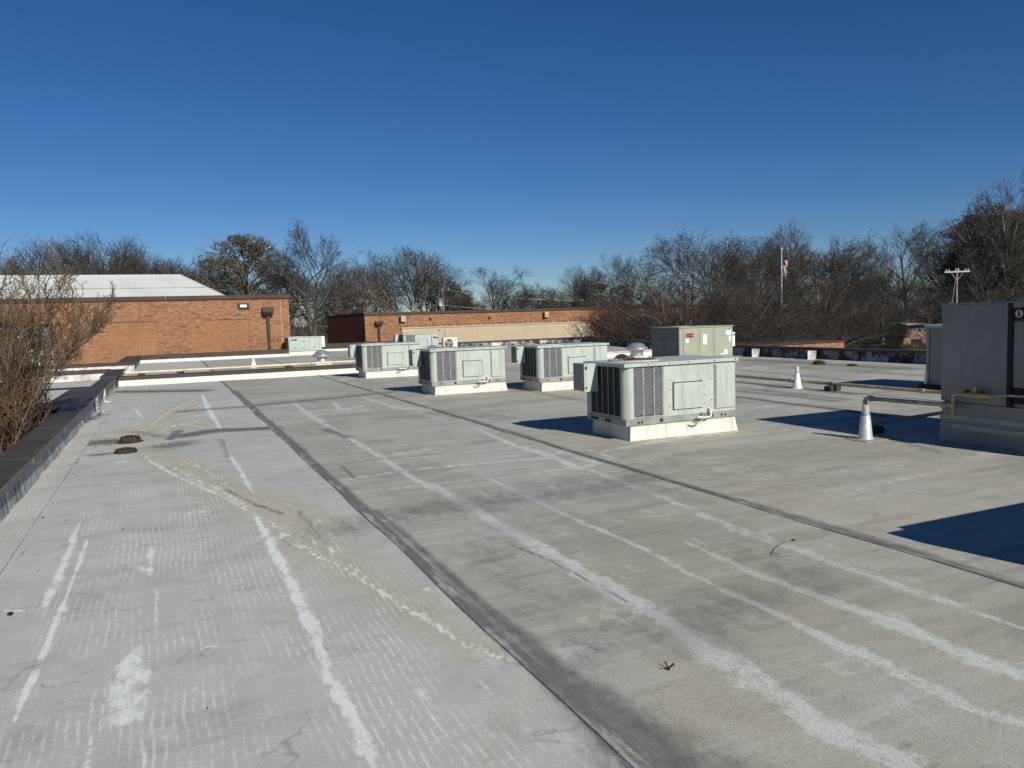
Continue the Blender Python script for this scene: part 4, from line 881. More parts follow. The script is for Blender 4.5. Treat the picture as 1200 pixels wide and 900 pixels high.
# cream gas pipe on the left rear roof
t = thing('gas_pipe', 'long cream gas pipe on blocks crossing behind the white dividing curb', 'gas pipe', (0, 41.6, 0))
MB().tube([(-1.9, 0, .17), (9.8, .25, .17)], .05, 8).build('pipe', 'gaspipe', t)
for x_ in (1.0, 4.2, 7.0): MB().tube([(x_-.06, .055, .17), (x_+.06, .058, .17)], .062, 8).build('coupling', 'gaspipe', t)
sb = None
for x_, lab in ((.55, 'dark pipe block under the cream gas pipe, middle one'), (5.75, 'dark pipe block under the cream gas pipe, right one'), (-1.2, 'dark pipe block under the cream gas pipe, left one')):
    t = thing('pipe_block', lab, 'pipe support', (x_, 41.62, 0), 0, 'pipe supports'); MB().box(-.16, .16, -.2, .2, 0, .115, 0, .02).build('block', 'block', t); MB().box(-.14, .14, -.05, .05, .115, .12).build('strut', 'rail', t)
# weathered pipes on the right
t = thing('gas_pipe', 'weathered pipe running back along the roof beside the white vent pipe', 'gas pipe', (16.25, 15, 0))
MB().tube([(0, 8.0, .19), (0, 0, .19), (.02, -4.5, .19)], .045, 8).build('pipe', 'oldpipe', t)
for y_ in (1.9, -2.3): MB().tube([(0, y_-.06, .19), (0, y_+.06, .19)], .058, 8).build('coupling', 'oldpipe', t)
for y_, lab in ((15.4, 'dark block carrying the weathered pipe near the shadow of the far grey unit'), (20.6, 'dark block under the far end of the weathered pipe')):
    t = thing('pipe_block', lab, 'pipe support', (16.25, y_, 0), 0, 'pipe supports'); MB().box(-.20, .20, -.12, .12, 0, .14, 0, .02).build('block', 'block', t); MB().box(-.05, .05, -.06, .06, .141, .246).build('clamp', 'rail', t)
t = thing('gas_pipe', 'bent tan gas pipe rising beside the silver vent pipe and running to the grey unit', 'gas pipe', (11.33, 10, 0))
MB().tube([(0, 0, 0), (0, 0, .54), (0, -.02, .575), (0, -.07, .59), (-.0, -1.72, .61)], .038, 8).build('pipe', 'oldpipe', t, True)
for y_ in (-.12, -1.55): MB().tube([(0, y_-.05, .593), (0, y_+.05, .592)], .05, 8).build('coupling', 'oldpipe', t)
t = thing('gas_pipe', 'low pipe on the roof in the shadow of the big grey unit', 'gas pipe', (11.2, 9.75, 0))
MB().tube([(-.25, 0, .16), (2.3, .2, .18)], .035, 8).build('pipe', 'oldpipe', t); MB().tube([(.1, .03, .165), (.2, .04, .166)], .048, 8).build('coupling', 'oldpipe', t)
t = thing('pipe_block', 'dark block in the shadow behind the silver vent pipe', 'pipe support', (11.25, 9.77, 0), 0, 'pipe supports'); MB().box(-.17, .17, -.12, .12, 0, .115, 0, .02).build('block', 'block', t); MB().box(-.06, .06, -.05, .05, .116, .122).build('strut', 'rail', t)
# cast iron roof drains
def drain(label, loc, s):
    t = thing('roof_drain', label, 'roof drain', loc, 0, 'rusty domed roof drains')
    m = MB(); n = 12
    for k in range(n):
        a_ = 2*math.pi*k/n; c_, s_ = math.cos(a_), math.sin(a_); da = .17
        pr_ = [(.205, .0), (.205, .075), (.17, .125), (.06, .14)]
        for (ra, za), (rb, zb) in zip(pr_[:-1], pr_[1:]):
            q = []
            for rr_, zz in ((ra, za), (rb, zb)):
                for dd in (-da, da): q.append((rr_*math.cos(a_+dd)*s, rr_*math.sin(a_+dd)*s, zz*s))
            m.add(q, [(0, 1, 3, 2)])
    m._lathe([(.07*s, .132*s), (.06*s, .146*s), (.001, .148*s)], 0, 0, 14, 0); m.build('strainer', 'iron', t)
    MB()._lathe([(.25*s, .0), (.25*s, .02*s), (.205*s, .03*s), (.19*s, .02*s)], 0, 0, 20, 0).build('clamp_ring', 'iron', t)
    MB()._lathe([(.19*s, -.004), (.19*s, .07*s), (.15*s, .11*s), (.001, .125*s)], 0, 0, 14, 0).build('basin', 'iron', t)
    return t
drain('rusty red roof drain dome near the left parapet, farther of the pair', (-.78, 17.0, -.01), .98); drain('rusty red roof drain dome near the left parapet, nearer of the pair', (-.80, 15.6, -.055), .98)
drain('low rusty roof drain by the right parapet under a white flashing tab', (23.75, 23.2, .0), 1.1); drain('low dark roof drain by the right parapet, nearer the grey units', (23.8, 21.6, -.06), 1.0)
def litter(pts, label, mat='dark'):
    m = MB()
    for x, y, s in pts:
        a_ = random.random()*6.28; c_, s_ = math.cos(a_), math.sin(a_); z_ = roof_z(x, y)
        q = [(x+s*(u*c_-v*s_), y+s*(u*s_+v*c_), z_) for u, v in ((-.5, -.3), (.4, -.4), (.6, .2), (-.1, .5))]
        m.hull8(q, [(p[0]*.85+x*.15, p[1]*.85+y*.15, z_+s*.45) for p in q])
    return tag(m.build('debris', mat), label, None, None, 'stuff')
pts = [(ground(px, py).x, ground(px, py).y, s) for px, py, s in ((12, 720, .045), (144, 621, .022), (243, 829, .012), (930, 633, .03), (783, 784, .03), (57, 543, .02), (45, 580, .03))]
for _ in range(60): pts.append((-1.55+abs(random.gauss(0, .25)), 3+random.random()*25, .01+random.random()*.02))
for _ in range(70): pts.append((-.95+random.gauss(0, .35), 16.7+random.gauss(0, .5), .006+random.random()**3*.03))
for _ in range(25): pts.append((1.2+random.random()*7, 3.2+random.random()*7, .003+random.random()*.006))
litter(pts, 'small dark leaf litter and grit scattered on the roof')
t = thing('weed', 'dead weed sprig stuck on the near roof membrane', 'weed', (*ground(783, 784).xy, 0))
m = MB()
for k in range(7): a_ = random.random()*6.28; m.tube([(0, 0, 0), (.03*math.cos(a_), .03*math.sin(a_), .03), (.04*math.cos(a_), .04*math.sin(a_), .02+random.random()*.02)], .003, 4)
m.build('sprig', 'seed', t)
t = thing('wire', 'thin loose wire lying in a curl on the roof', 'wire', (0, 0, .012))
MB().tube([(ground(px, py).x, ground(px, py).y, .006) for px, py in ((932, 632), (922, 636), (912, 642), (907, 650), (915, 653), (932, 652))], .003, 5).build('strand', 'grille', t)

# ------------------------------------------------------------------ poles and lines
def pole_at(px, D): x, y = spot(px, D); return (x, y, GZ)
fx, fy, _ = pole_at(916, 72); zt = top_z(916, 294, 72)
t = thing('flagpole', 'tall slim white flagpole in front of the bare trees', 'flagpole', (fx, fy, GZ))
MB().tube([(0, 0, 0), (0, 0, zt-GZ)], [.09, .05], 10).build('pole', 'alu', t); MB().lathe([(.001, zt-GZ-.0), (.11, zt-GZ+.05), (.12, zt-GZ+.12), (.08, zt-GZ+.2), (.001, zt-GZ+.23)], 0, 0, 12).build('finial', 'alu', t)
ft = top_z(916, 303, 72); fb = top_z(916, 322, 72)
t = thing('flag', 'limp striped flag hanging in folds from the flagpole', 'flag', (fx+.08, fy-.05, fb))
m = MB(); nU, nV = 10, 13; hh = ft-fb; vs = []; fs = []; ms = []
for j in range(nV+1):
    for i in range(nU+1):
        u = i/nU; v = j/nV
        vs.append((u*.50*(.7+.5*v)+.05*math.sin(v*9+u*5), .10*math.sin(u*15+v*4), hh*v-u*.35*(1-v*.2)))
for j in range(nV):
    for i in range(nU):
        fs.append((j*(nU+1)+i, j*(nU+1)+i+1, (j+1)*(nU+1)+i+1, (j+1)*(nU+1)+i)); ms.append(2 if (i < 4 and j > 6) else ((i+j//2) % 2))
m.v, m.f, m.m = vs, fs, ms; m.build('cloth', ['flagred', 'flagwhite', 'flagblue'], t, True)
ux, uy, _ = pole_at(520, 96); zt = top_z(520, 337, 96)
t = thing('utility_pole', 'distant wooden utility pole with a white transformer above the brick building', 'utility pole', (ux, uy, GZ))
H_ = zt-GZ; MB().tube([(0, 0, 0), (0, 0, H_)], [.16, .11], 8).build('pole', 'wood', t); MB().box(-.9, .9, -.06, .06, H_-.35, H_-.22).build('crossarm', 'wood', t)
MB().lathe([(.001, H_-2.3), (.22, H_-2.3), (.24, H_-1.5), (.1, H_-1.4), (.001, H_-1.38)], -.38, 0, 12).build('transformer', 'white', t)
for x_ in (-.8, .8, .0): MB().tube([(x_, 0, H_-.22), (x_, 0, H_-.02)], .05, 6).build('insulator', 'label', t)
def wire_run(label, a, b, sag, r=.03):
    t = thing('power_line', label, 'power line', a, 0, 'overhead wires'); a = Vector(a); b = Vector(b); d = b-a
    MB().tube([d*s-Vector((0, 0, sag*4*s*(1-s))) for s in np.linspace(0, 1, 18)], r, 4).build('wire', 'wire', t)
lx, ly = spot(120, 100)
wire_run('upper overhead wire running left from the utility pole', (ux, uy, zt), (lx, ly, top_z(120, 350, 100)), 1.0)
wire_run('middle overhead wire running left from the utility pole', (ux-.5, uy, zt-.35), (lx, ly, top_z(120, 354, 100)), 1.1, .035)
wire_run('lowest overhead wire running left from the utility pole', (ux, uy, zt-2.2), (lx, ly, top_z(120, 366, 100)), .8)
rx_, ry_ = spot(760, 105)
wire_run('overhead wire running right from the utility pole over the brick building', (ux+.5, uy, zt-.3), (rx_, ry_, top_z(760, 347, 105)), .9)
wire_run('lower overhead wire running right from the utility pole over the brick building', (ux, uy, zt-2.2), (rx_, ry_, top_z(760, 356, 105)), .8)
vx, vy, _ = pole_at(1121, 56); zt = top_z(1121, 316, 56); H_ = zt-GZ
t = thing('utility_pole', 'wooden utility pole with a pale crossarm above the big grey unit', 'utility pole', (vx, vy, GZ), R(-36)); t.scale = (.72, .72, 1)
MB().tube([(0, 0, 0), (0, 0, H_)], [.12, .07], 8).build('pole', 'wood', t); MB().box(-1.15, 1.15, -.05, .05, H_-.22, H_-.12).build('crossarm', 'alu', t)
for x_ in (-1.0, -.75, -.12, .12, 1.0, .75): MB().tube([(x_, 0, H_-.12), (x_, 0, H_+(.10 if abs(x_) < .2 else .04))], .03, 6).build('insulator', 'label', t)
MB().tube([(-.5, -.02, H_-.3), (0, -.02, H_-.8)], .035, 5).build('brace', 'wood', t); MB().tube([(.5, -.02, H_-.3), (0, -.02, H_-.8)], .035, 5).build('brace', 'wood', t)
t = thing('guy_wire', 'slanted guy wire beside the right utility pole', 'guy wire', (vx, vy, zt-.5)); MB().tube([(-.1, 0, 0), (-1.6, 0, -H_+.5)], .018, 4).build('wire', 'wire', t)

# ------------------------------------------------------------------ trees
def seg_mesh(name, segs, mat, k=3):
    S = np.array(segs, float); a, b, ra, rb = S[:, 0:3], S[:, 3:6], S[:, 6], S[:, 7]
    d = b-a; d /= np.linalg.norm(d, axis=1, keepdims=True)+1e-9
    ref = np.where(np.abs(d[:, 2:3]) < .9, np.array([[0, 0, 1.]]), np.array([[1., 0, 0]])); u = np.cross(d, ref); u /= np.linalg.norm(u, axis=1, keepdims=True); v = np.cross(d, u)
    n = len(S); V = np.zeros((n, 2*k, 3))
    for i in range(k):
        c_, s_ = math.cos(2*math.pi*i/k), math.sin(2*math.pi*i/k); o = c_*u+s_*v
        V[:, i] = a+o*ra[:, None]; V[:, k+i] = b+o*rb[:, None]
    base = (np.arange(n)*2*k)[:, None]; F = []
    for i in range(k): j = (i+1) % k; F.append(np.concatenate([base+i, base+j, base+k+j, base+k+i], 1))
    return np_mesh(name, V.reshape(-1, 3), np.concatenate(F), mat, 4)
def grow(out, p, d, length, r, lvl, P, rs):
    """one limb and what springs from it; out[lvl>=2] are twigs"""
    n = P['n'][lvl]; pts = [np.array(p)]; d = np.array(d, float); rads = [r]
    for i in range(n):
        d = d+rs.normal(0, P['wob'][lvl], 3); d[2] += P['up'][lvl]; d /= np.linalg.norm(d)
        pts.append(pts[-1]+d*length/n); rads.append(max(P['rmin'], r*(1-(i+1)/n*P['tap'][lvl])))
    for i in range(n): out[0 if lvl < P['split'] else 1].append((*pts[i], *pts[i+1], rads[i], rads[i+1]))
    if lvl+1 >= len(P['n']): return
    k = P['kids'][lvl]; k = int(k*rs.uniform(.8, 1.25)+.5)
    for j in range(k):
        t = P['start'][lvl]+(1-P['start'][lvl])*(j+rs.uniform(.1, .9))/k; t = min(t, .999); i = int(t*n); f = t*n-i
        q = pts[i]*(1-f)+pts[i+1]*f; rr_ = rads[i]*(1-f)+rads[i+1]*f
        ax = pts[i+1]-pts[i]; ax /= np.linalg.norm(ax)
        az = j*2.39996+rs.uniform(-.6, .6); ref = np.array([0, 0, 1.]) if abs(ax[2]) < .9 else np.array([1., 0, 0])
        u = np.cross(ax, ref); u /= np.linalg.norm(u); v = np.cross(ax, u); ang = P['ang'][lvl]*rs.uniform(.7, 1.25)
        nd = ax*math.cos(ang)+(u*math.cos(az)+v*math.sin(az))*math.sin(ang)
        ln = length*P['len'][lvl]*rs.uniform(.7, 1.15)*(1-.45*t*P['cone'][lvl])
        grow(out, q, nd, ln, min(rr_*.8, rr_*P['rr'][lvl]), lvl+1, P, rs)
BASE = dict(n=[6, 5, 3, 2, 2], wob=[.05, .08, .09, .09, .1], up=[.03, .05, .05, .04, .03], tap=[.8, .85, .85, .8, .6], kids=[12, 10, 8, 6], start=[.20, .18, .15, .1], ang=[.72, .65, .62, .6], len=[.80, .56, .52, .52], cone=[.7, .4, .3, .2], rr=[.62, .55, .5, .6], split=2, rmin=.0105, env=(4.9, 7.0, 5.2))
def variant(seed, **kw):
    P = dict(BASE); P.update(kw); rs = np.random.default_rng(seed); out = [[], []]
    multi = P.get('multi', 1)
    for i in range(multi):
        d = np.array([0, 0, 1.]) if multi == 1 else np.array([math.cos(i*2*math.pi/multi+rs.uniform(-.5, .5))*P['spread']*rs.uniform(.5, 1.2), math.sin(i*2*math.pi/multi+rs.uniform(-.5, .5))*P['spread']*rs.uniform(.5, 1.2), 1.])
        d /= np.linalg.norm(d); grow(out, (rs.normal(0, .12)*(multi > 1), rs.normal(0, .12)*(multi > 1), 0), d, 12*P.get('tl', .8)*rs.uniform(.9, 1.1), P.get('tr', .24)/math.sqrt(multi), 0, P, rs)
    rx_, cz, rz_ = P['env']; ph = rs.uniform(0, 6.28, 6); lobes = P.get('lobes', .12)
    def keep(S, f=1.0):
        S = np.array(S); e = S[:, 3:6]; az = np.arctan2(e[:, 1], e[:, 0]); el = (e[:, 2]-cz)/rz_
        w_ = 1+lobes*(np.sin(2*az+ph[0]+2*el)+np.sin(3*az+ph[1]-3*el)*.8+np.sin(5*az+ph[2]+4*el)*.5)
        q = np.sqrt((e[:, 0]**2+e[:, 1]**2)/rx_**2+np.where(el > 0, el, el*.8)**2)/w_
        return S[q < f+rs.normal(0, .035, len(S))]
    A, B = keep(out[0], 1.0), keep(out[1])
    k = 12/np.percentile(B[:, 5], 99.8)
    for S in (A, B): S[:, :6] *= k
    return seg_mesh('trunk', A, P.get('bark', 'bark'), 6), seg_mesh('crown', B, P.get('twig', 'twig'), 3)
VAR = {
 'oak': variant(1, tl=.85), 'oak2': variant(12, ang=[.85, .7, .65, .65], kids=[13, 10, 8, 5], tl=.75, env=(5.6, 6.6, 5.2)),
 'vase': variant(3, multi=2, spread=.17, tr=.36, ang=[.72, .65, .6, .6], up=[.02, .05, .03, .02, .01], kids=[8, 8, 8, 6], tl=.85, start=[.42, .25, .2, .15], len=[.72, .58, .48, .5], env=(5.4, 7.6, 4.6), lobes=.24, bark='barkshade'),
 'dense': variant(4, kids=[15, 11, 9, 6], ang=[.65, .55, .55, .55], up=[.02, .08, .06, .04, .02], tl=.8, len=[.95, .55, .48, .5], cone=[.5, .3, .3, .2], env=(5.6, 6.4, 5.6), lobes=.07),
 'red': variant(5, multi=4, spread=.5, tr=.32, kids=[9, 8, 6, 4], ang=[.6, .7, .85, .95], up=[.0, .01, .0, .0, .0], wob=[.06, .10, .14, .16, .2], twig='twigr', tl=.85, start=[.15, .15, .15, .1], env=(6.0, 6.2, 5.6)),
 'tall': variant(6, kids=[17, 9, 8, 5], ang=[.5, .55, .6, .6], len=[.60, .5, .48, .5], start=[.3, .2, .2, .15], up=[.02, .10, .08, .05, .03], tl=.95, env=(3.6, 7.0, 6.0)),
 'sweep': variant(8, multi=7, spread=.9, tr=.4, kids=[8, 8, 6, 4], tl=.95, start=[.2, .15, .15, .1], ang=[.45, .65, .85, 1.0], up=[-.02, -.01, .0, .0, .0], wob=[.06, .10, .14, .16, .2], twig='twigr', env=(8.0, 4.5, 7.0)),
 'shrub': variant(9, multi=14, spread=.8, kids=[7, 7, 5, 4], tl=.8, tr=.3, start=[.12, .15, .15, .1], ang=[.45, .65, .85, 1.0], up=[.0, .0, .0, .0, .0], wob=[.06, .10, .14, .16, .2], twig='twigr', n=[6, 4, 3, 2, 2], env=(6.5, 5, 6.5)),
}
def tree(kind, label, px, D, top, rz, group='bare winter trees', wide=1.0, cat='tree', name='bare_tree'):
    top -= 6; x, y = spot(px, D); H_ = top_z(px, top, D)-GZ; s = H_/12
    t = thing(name, label, cat, (x, y, GZ), rz, group); t.scale = (s*wide, s*wide, s)
    for nm, me_ in zip(('trunk', 'crown'), VAR[kind]):
        o = bpy.data.objects.new(nm, me_); COL.objects.link(o); o.parent = t
    return t
def leafy_mesh(seed, clumps, size, n, mat, H=12, droop=.0):
    rs = np.random.default_rng(seed); C = np.array(clumps, float); V, F = [], []
    per = n//len(C); q = []
    for cx, cy, cz, rx_, rz_2 in C:
        dirs = rs.normal(0, 1, (per, 3)); dirs /= np.linalg.norm(dirs, axis=1, keepdims=True); rad = rs.uniform(.45, 1.05, (per, 1))**.6
        c = np.array([cx, cy, cz])+dirs*rad*np.array([rx_, rx_, rz_2]); q.append(c)
    c = np.concatenate(q); m_ = len(c); a = rs.normal(0, 1, (m_, 3)); a /= np.linalg.norm(a, axis=1, keepdims=True); b = np.cross(a, rs.normal(0, 1, (m_, 3))); b /= np.linalg.norm(b, axis=1, keepdims=True)
    s = size*rs.uniform(.5, 1.3, (m_, 1)); V = np.stack([c-a*s, c+b*s*.45, c+a*s, c-b*s*.45], 1).reshape(-1, 3)
    return np_mesh('foliage', V, np.arange(m_*4).reshape(-1, 4), mat, 4)
def evergreen(label, px, D, top, kind, rz=0, cat='tree', name='evergreen_tree', wide=1.0):
    x, y = spot(px, D); H_ = top_z(px, top, D)-GZ; s = H_/12
    t = thing(name, label, cat, (x, y, GZ), rz, 'evergreen trees'); t.scale = (s*wide, s*wide, s)
    for nm, me_ in zip(('trunk', 'crown'), EV[kind]):
        o = bpy.data.objects.new(nm, me_); COL.objects.link(o); o.parent = t
    return t
def trunk_mesh(seed, limbs, lean=.02, r=.22, top=11.5, start=.35):
    rs = np.random.default_rng(seed); segs = []; p = np.zeros(3); pts = [p]
    for i in range(8): p = p+np.array([rs.normal(0, lean*5), rs.normal(0, lean*5), top/8]); pts.append(p)
    for i in range(8): segs.append((*pts[i], *pts[i+1], r*(1-i/9), r*(1-(i+1)/9)))
    for c in limbs:
        t = max(start, min(.95, (c[2]-1.2)/top)); i = int(t*8); q = pts[i]; e = np.array(c[:3]); mid = (q+e)/2+np.array([0, 0, .25])
        segs += [(*q, *mid, .07, .05), (*mid, *e, .05, .02)]
        for _ in range(5): segs.append((*mid, *(e+rs.normal(0, .7, 3)), .03, .012))
    return seg_mesh('trunk', segs, 'bark', 5)
def clumps(seed, n, zlo, zhi, rfun, cr):
    rs = np.random.default_rng(seed); out = []
    for i in range(n):
        z_ = rs.uniform(zlo, zhi); a_ = rs.uniform(0, 6.283); R_ = rfun(z_)*rs.uniform(.35, 1)
        k = cr*rs.uniform(.6, 1.3); out.append((R_*math.cos(a_), R_*math.sin(a_), z_, k, k*.55))
    return out
EV = {}
c1 = clumps(21, 105, 2.6, 11.8, lambda z_: 4.6*math.sqrt(max(.05, 1-((z_-5.8)/6.2)**2)), .85); EV['pine'] = (trunk_mesh(1, c1), leafy_mesh(1, c1, .10, 17000, 'leaf'))
c2 = clumps(22, 60, .8, 11.8, lambda z_: 2.9*(1-z_/12.5)+.15, .75); EV['cedar'] = (trunk_mesh(2, c2, 0, start=.1), leafy_mesh(2, c2, .11, 18000, 'leafdark'))
c3 = clumps(23, 70, .8, 11, lambda z_: 5.6*math.sqrt(max(.04, 1-((z_-5.2)/6.4)**2)), 1.2); EV['round'] = (trunk_mesh(3, c3, start=.1), leafy_mesh(3, c3, .12, 26000, 'leafdark'))
c4 = clumps(24, 60, 1.0, 11.2, lambda z_: 5.0*math.sqrt(max(.04, 1-((z_-6)/6)**2)), 1.2); EV['brown'] = (trunk_mesh(4, c4, start=.15), leafy_mesh(4, c4, .085, 15000, 'leafbrown'))

T = tree
# left skyline behind the white roof
T('dense', 'rounded bare tree at far left above the white metal roof', 68, 105, 286, .3, wide=1.15)
T('dense', 'bare tree with a ragged crown left of centre of the white metal roof', 135, 100, 280, 2.1, wide=1.0)
T('oak2', 'low bare tree behind the left end of the white roof', 15, 112, 308, 1.0, wide=1.2)
T('oak', 'broad brown bare tree above the ridge end of the white roof', 185, 108, 303, 4.0, wide=1.2)
T('dense', 'bare tree just left of the evergreen with spreading boughs', 222, 104, 306, 5.2, wide=1.1)
T('red', 'reddish bare tree low over the white roof ridge', 100, 95, 318, .7, wide=1.3)
T('red', 'russet bare tree low at the far left skyline', 30, 92, 312, 2.7, wide=1.2)
T('oak2', 'dull bare tree filling the skyline between the white roof hip and the evergreen', 250, 112, 312, 3.0, wide=1.3)
T('oak', 'grey bare tree low behind the hip end of the white roof', 165, 120, 308, 2.6, wide=1.2)
evergreen('olive leaved tree with layered boughs above the left brick corner', 290, 84, 277, 'pine', .4, wide=1.05)
T('vase', 'tall open bare tree with a forked trunk right of the left brick building', 366, 82, 270, .95, wide=1.0)
T('oak2', 'grey bare tree low behind the forked one', 395, 105, 322, 1.7, wide=1.2)
T('dense', 'smaller bare tree between the left building and the forked tree', 335, 110, 318, .2, wide=1.2)
T('dense', 'big dense dome shaped bare tree above the second brick building', 484, 92, 294, .2, wide=1.05)
T('oak2', 'bare grey tree at the left shoulder of the dense dome tree', 428, 96, 302, 2.2, wide=1.1)
T('dense', 'bare tree at the right shoulder of the dense dome tree', 512, 98, 318, 4.4, wide=1.1)
evergreen('brownish tree keeping some leaves below the dense dome tree', 425, 86, 326, 'brown', 1.0, wide=.9)
evergreen('rust tinged leafy tree right under the dense dome tree', 520, 100, 335, 'brown', 2.0, wide=.8)
evergreen('narrow dark cedar right of the utility pole, taller of the two', 533, 104, 326, 'cedar', 0)
evergreen('narrow dark cedar right of the utility pole, shorter of the two', 547, 104, 338, 'cedar', 1.5, wide=1.1)
T('vase', 'pale fine twigged bare tree standing alone in the gap of the skyline', 585, 98, 319, 2.8, wide=1.3)
for px, top, rz in ((610, 346, 1), (560, 352, 2), (632, 338, 3), (672, 334, .5), (700, 342, 5)):
    T('oak2', {610: 'low hazy bare tree right of the lone pale one', 560: 'low hazy bare tree left of the lone pale one', 632: 'small bare tree left of the dark evergreen clump', 672: 'small bare tree right behind the dark evergreen clump', 700: 'small bare tree left of the rounded evergreen'}[px], px, 125, top, rz, wide=1.3)
evergreen('dark low evergreen clump above the middle of the tan panel', 656, 96, 346, 'round', 0, wide=1.15)
T('dense', 'grey bare tree behind the rounded evergreen', 688, 112, 316, 1.1, wide=.9)
evergreen('rounded dark evergreen left of the sweeping bare trees', 722, 90, 327, 'round', 1, wide=1.0)
T('oak', 'bare tree with upright twigs above the rounded evergreen', 735, 105, 303, 3.3, wide=.9)
# right hand belt
T('sweep', 'nearest bare tree with low sweeping branches over the brick building end', 797, 62, 318, .6, wide=1.35)
T('oak', 'tall bare tree with a stout trunk above the sage unit', 806, 68, 276, 2.2, wide=1.1)
T('sweep', 'sweeping low bare tree right of the sage unit', 848, 64, 314, 2.0, wide=1.25)
T('vase', 'bare tree with steep forked limbs left of the flagpole', 842, 70, 286, 4.1, wide=1.25)
T('dense', 'dense bare tree behind and left of the flagpole', 878, 82, 283, 1.2, wide=1.15)
T('tall', 'tall twiggy bare tree directly behind the flagpole top', 924, 84, 268, 2.9, wide=1.0)
T('oak2', 'bare tree with dark leaning limbs right of the flagpole', 962, 76, 286, .8, wide=1.2)
T('sweep', 'low spreading bare tree right of the flagpole', 945, 70, 328, 3.1, wide=1.2)
T('dense', 'thick bare tree between the flagpole and the open one', 990, 88, 292, 3.7, wide=1.2)
T('red', 'reddish low bare tree left of the flagpole foot', 880, 76, 335, 1.4, wide=1.3)
T('red', 'reddish low bare tree in the thicket right of the flagpole', 985, 112, 330, 4.4, wide=1.2)
T('oak', 'open bare tree with a dark trunk standing clear near the right', 1066, 122, 268, 5.6, wide=1.1)
T('oak2', 'grey bare tree low behind the open dark trunked one', 1035, 108, 318, 2.4, wide=1.3)
T('tall', 'very tall bare tree rising at the right edge of the photo', 1186, 66, 216, 1.9, wide=.9)
T('dense', 'broad grey bare tree left of the tallest right edge tree', 1150, 72, 258, 4.8, wide=1.1)
T('oak2', 'bare tree behind the right utility pole', 1126, 114, 284, .5, wide=1.1)
T('vase', 'forked bare tree low behind the big grey unit', 1165, 64, 282, 3.4, wide=1.2)
T('sweep', 'low sweeping bare tree behind the right utility pole', 1160, 74, 322, 5.0, wide=1.2)
T('red', 'brown thicket tree beneath the right utility pole', 1118, 118, 330, 2.2, wide=1.6)
T('dense', 'bare tree at the far right behind the black sign', 1215, 70, 238, 2.7, wide=1.1)
T('sweep', 'low spreading bare tree at the far right edge behind the black sign', 1190, 68, 312, 1.1, wide=1.6)
evergreen('pine crown showing among the tall right edge trees', 1165, 80, 245, 'pine', 2.0, wide=1.05)
evergreen('dark pine bough left among the right edge trees', 1138, 84, 266, 'pine', 4.0, wide=.7)
evergreen('dark green rounded shrub left of the pink brick house', 1050, 96, 377, 'round', 0, wide=1.15, cat='shrub', name='evergreen_shrub')
for i, (px, D, top, rz) in enumerate(((770, 60, 352, 0), (830, 58, 350, 1.7), (905, 66, 352, 3), (985, 70, 350, 4.1), (1005, 118, 352, 5), (1140, 84, 352, .4), (1165, 62, 338, 2))):
    T('shrub', ['brown twiggy bush against the right end of the brick building', 'brown twiggy bush behind the sage unit', 'brown twiggy bush at the foot of the flagpole', 'brown twiggy bush above the brick wing end', 'brown twiggy bush left of the pink brick house', 'brown twiggy bush right of the pink brick house', 'brown twiggy bush behind the big grey unit'][i], px, D, top, rz, 'bare twiggy bushes', 1.7, 'shrub', 'bare_shrub')
# unbroken far woodland that closes the skyline
segs = []; rs = np.random.default_rng(77)
for i in range(42000):
    px = rs.uniform(-120, 1330); D = rs.uniform(112, 165); x, y = spot(px, D)
    low = 20 if px < 620 else 32
    hz = rs.uniform(0, 1)**.8*(5.2 if 530 < px < 680 else ((6.2 if px < 330 else 7.4) if px < 760 else 10.5))*(.8+.2*math.sin(px*.05)*math.sin(px*.017+1)); L_ = rs.uniform(.8, 2.4); a = rs.uniform(-1, 1); b = rs.uniform(-1, 1)
    d = np.array([a*.7, b*.7, 1.0]); d = d/np.linalg.norm(d)*L_; r_ = rs.uniform(.012, .032)
    p = np.array([x, y, GZ+hz]); segs.append((*p, *(p+d), r_, r_*.4))
me = seg_mesh('woodland', segs, 'twig', 3); wl = bpy.data.objects.new('woodland', me); COL.objects.link(wl); tag(wl, 'unbroken brown thicket of far woodland along the whole skyline', None, None, 'stuff')
# understory close behind the right parapet
segs = []
for i in range(4000):
    px = rs.uniform(735, 1330); D = rs.uniform(70, 108); x, y = spot(px, D)
    if 1000 < px < 1118 and D < 108: continue
    hz = rs.uniform(0, 1)**1.5*4.0; L_ = rs.uniform(.6, 2.2); d = np.array([rs.uniform(-.9, .9), rs.uniform(-.9, .9), 1.0]); d = d/np.linalg.norm(d)*L_; r_ = rs.uniform(.008, .022)
    p = np.array([x, y, GZ+hz]); segs.append((*p, *(p+d), r_, r_*.4))
me = seg_mesh('undergrowth', segs, 'twigr', 3); wl = bpy.data.objects.new('undergrowth', me); COL.objects.link(wl); tag(wl, 'reddish brown undergrowth beyond the right parapet', None, None, 'stuff')
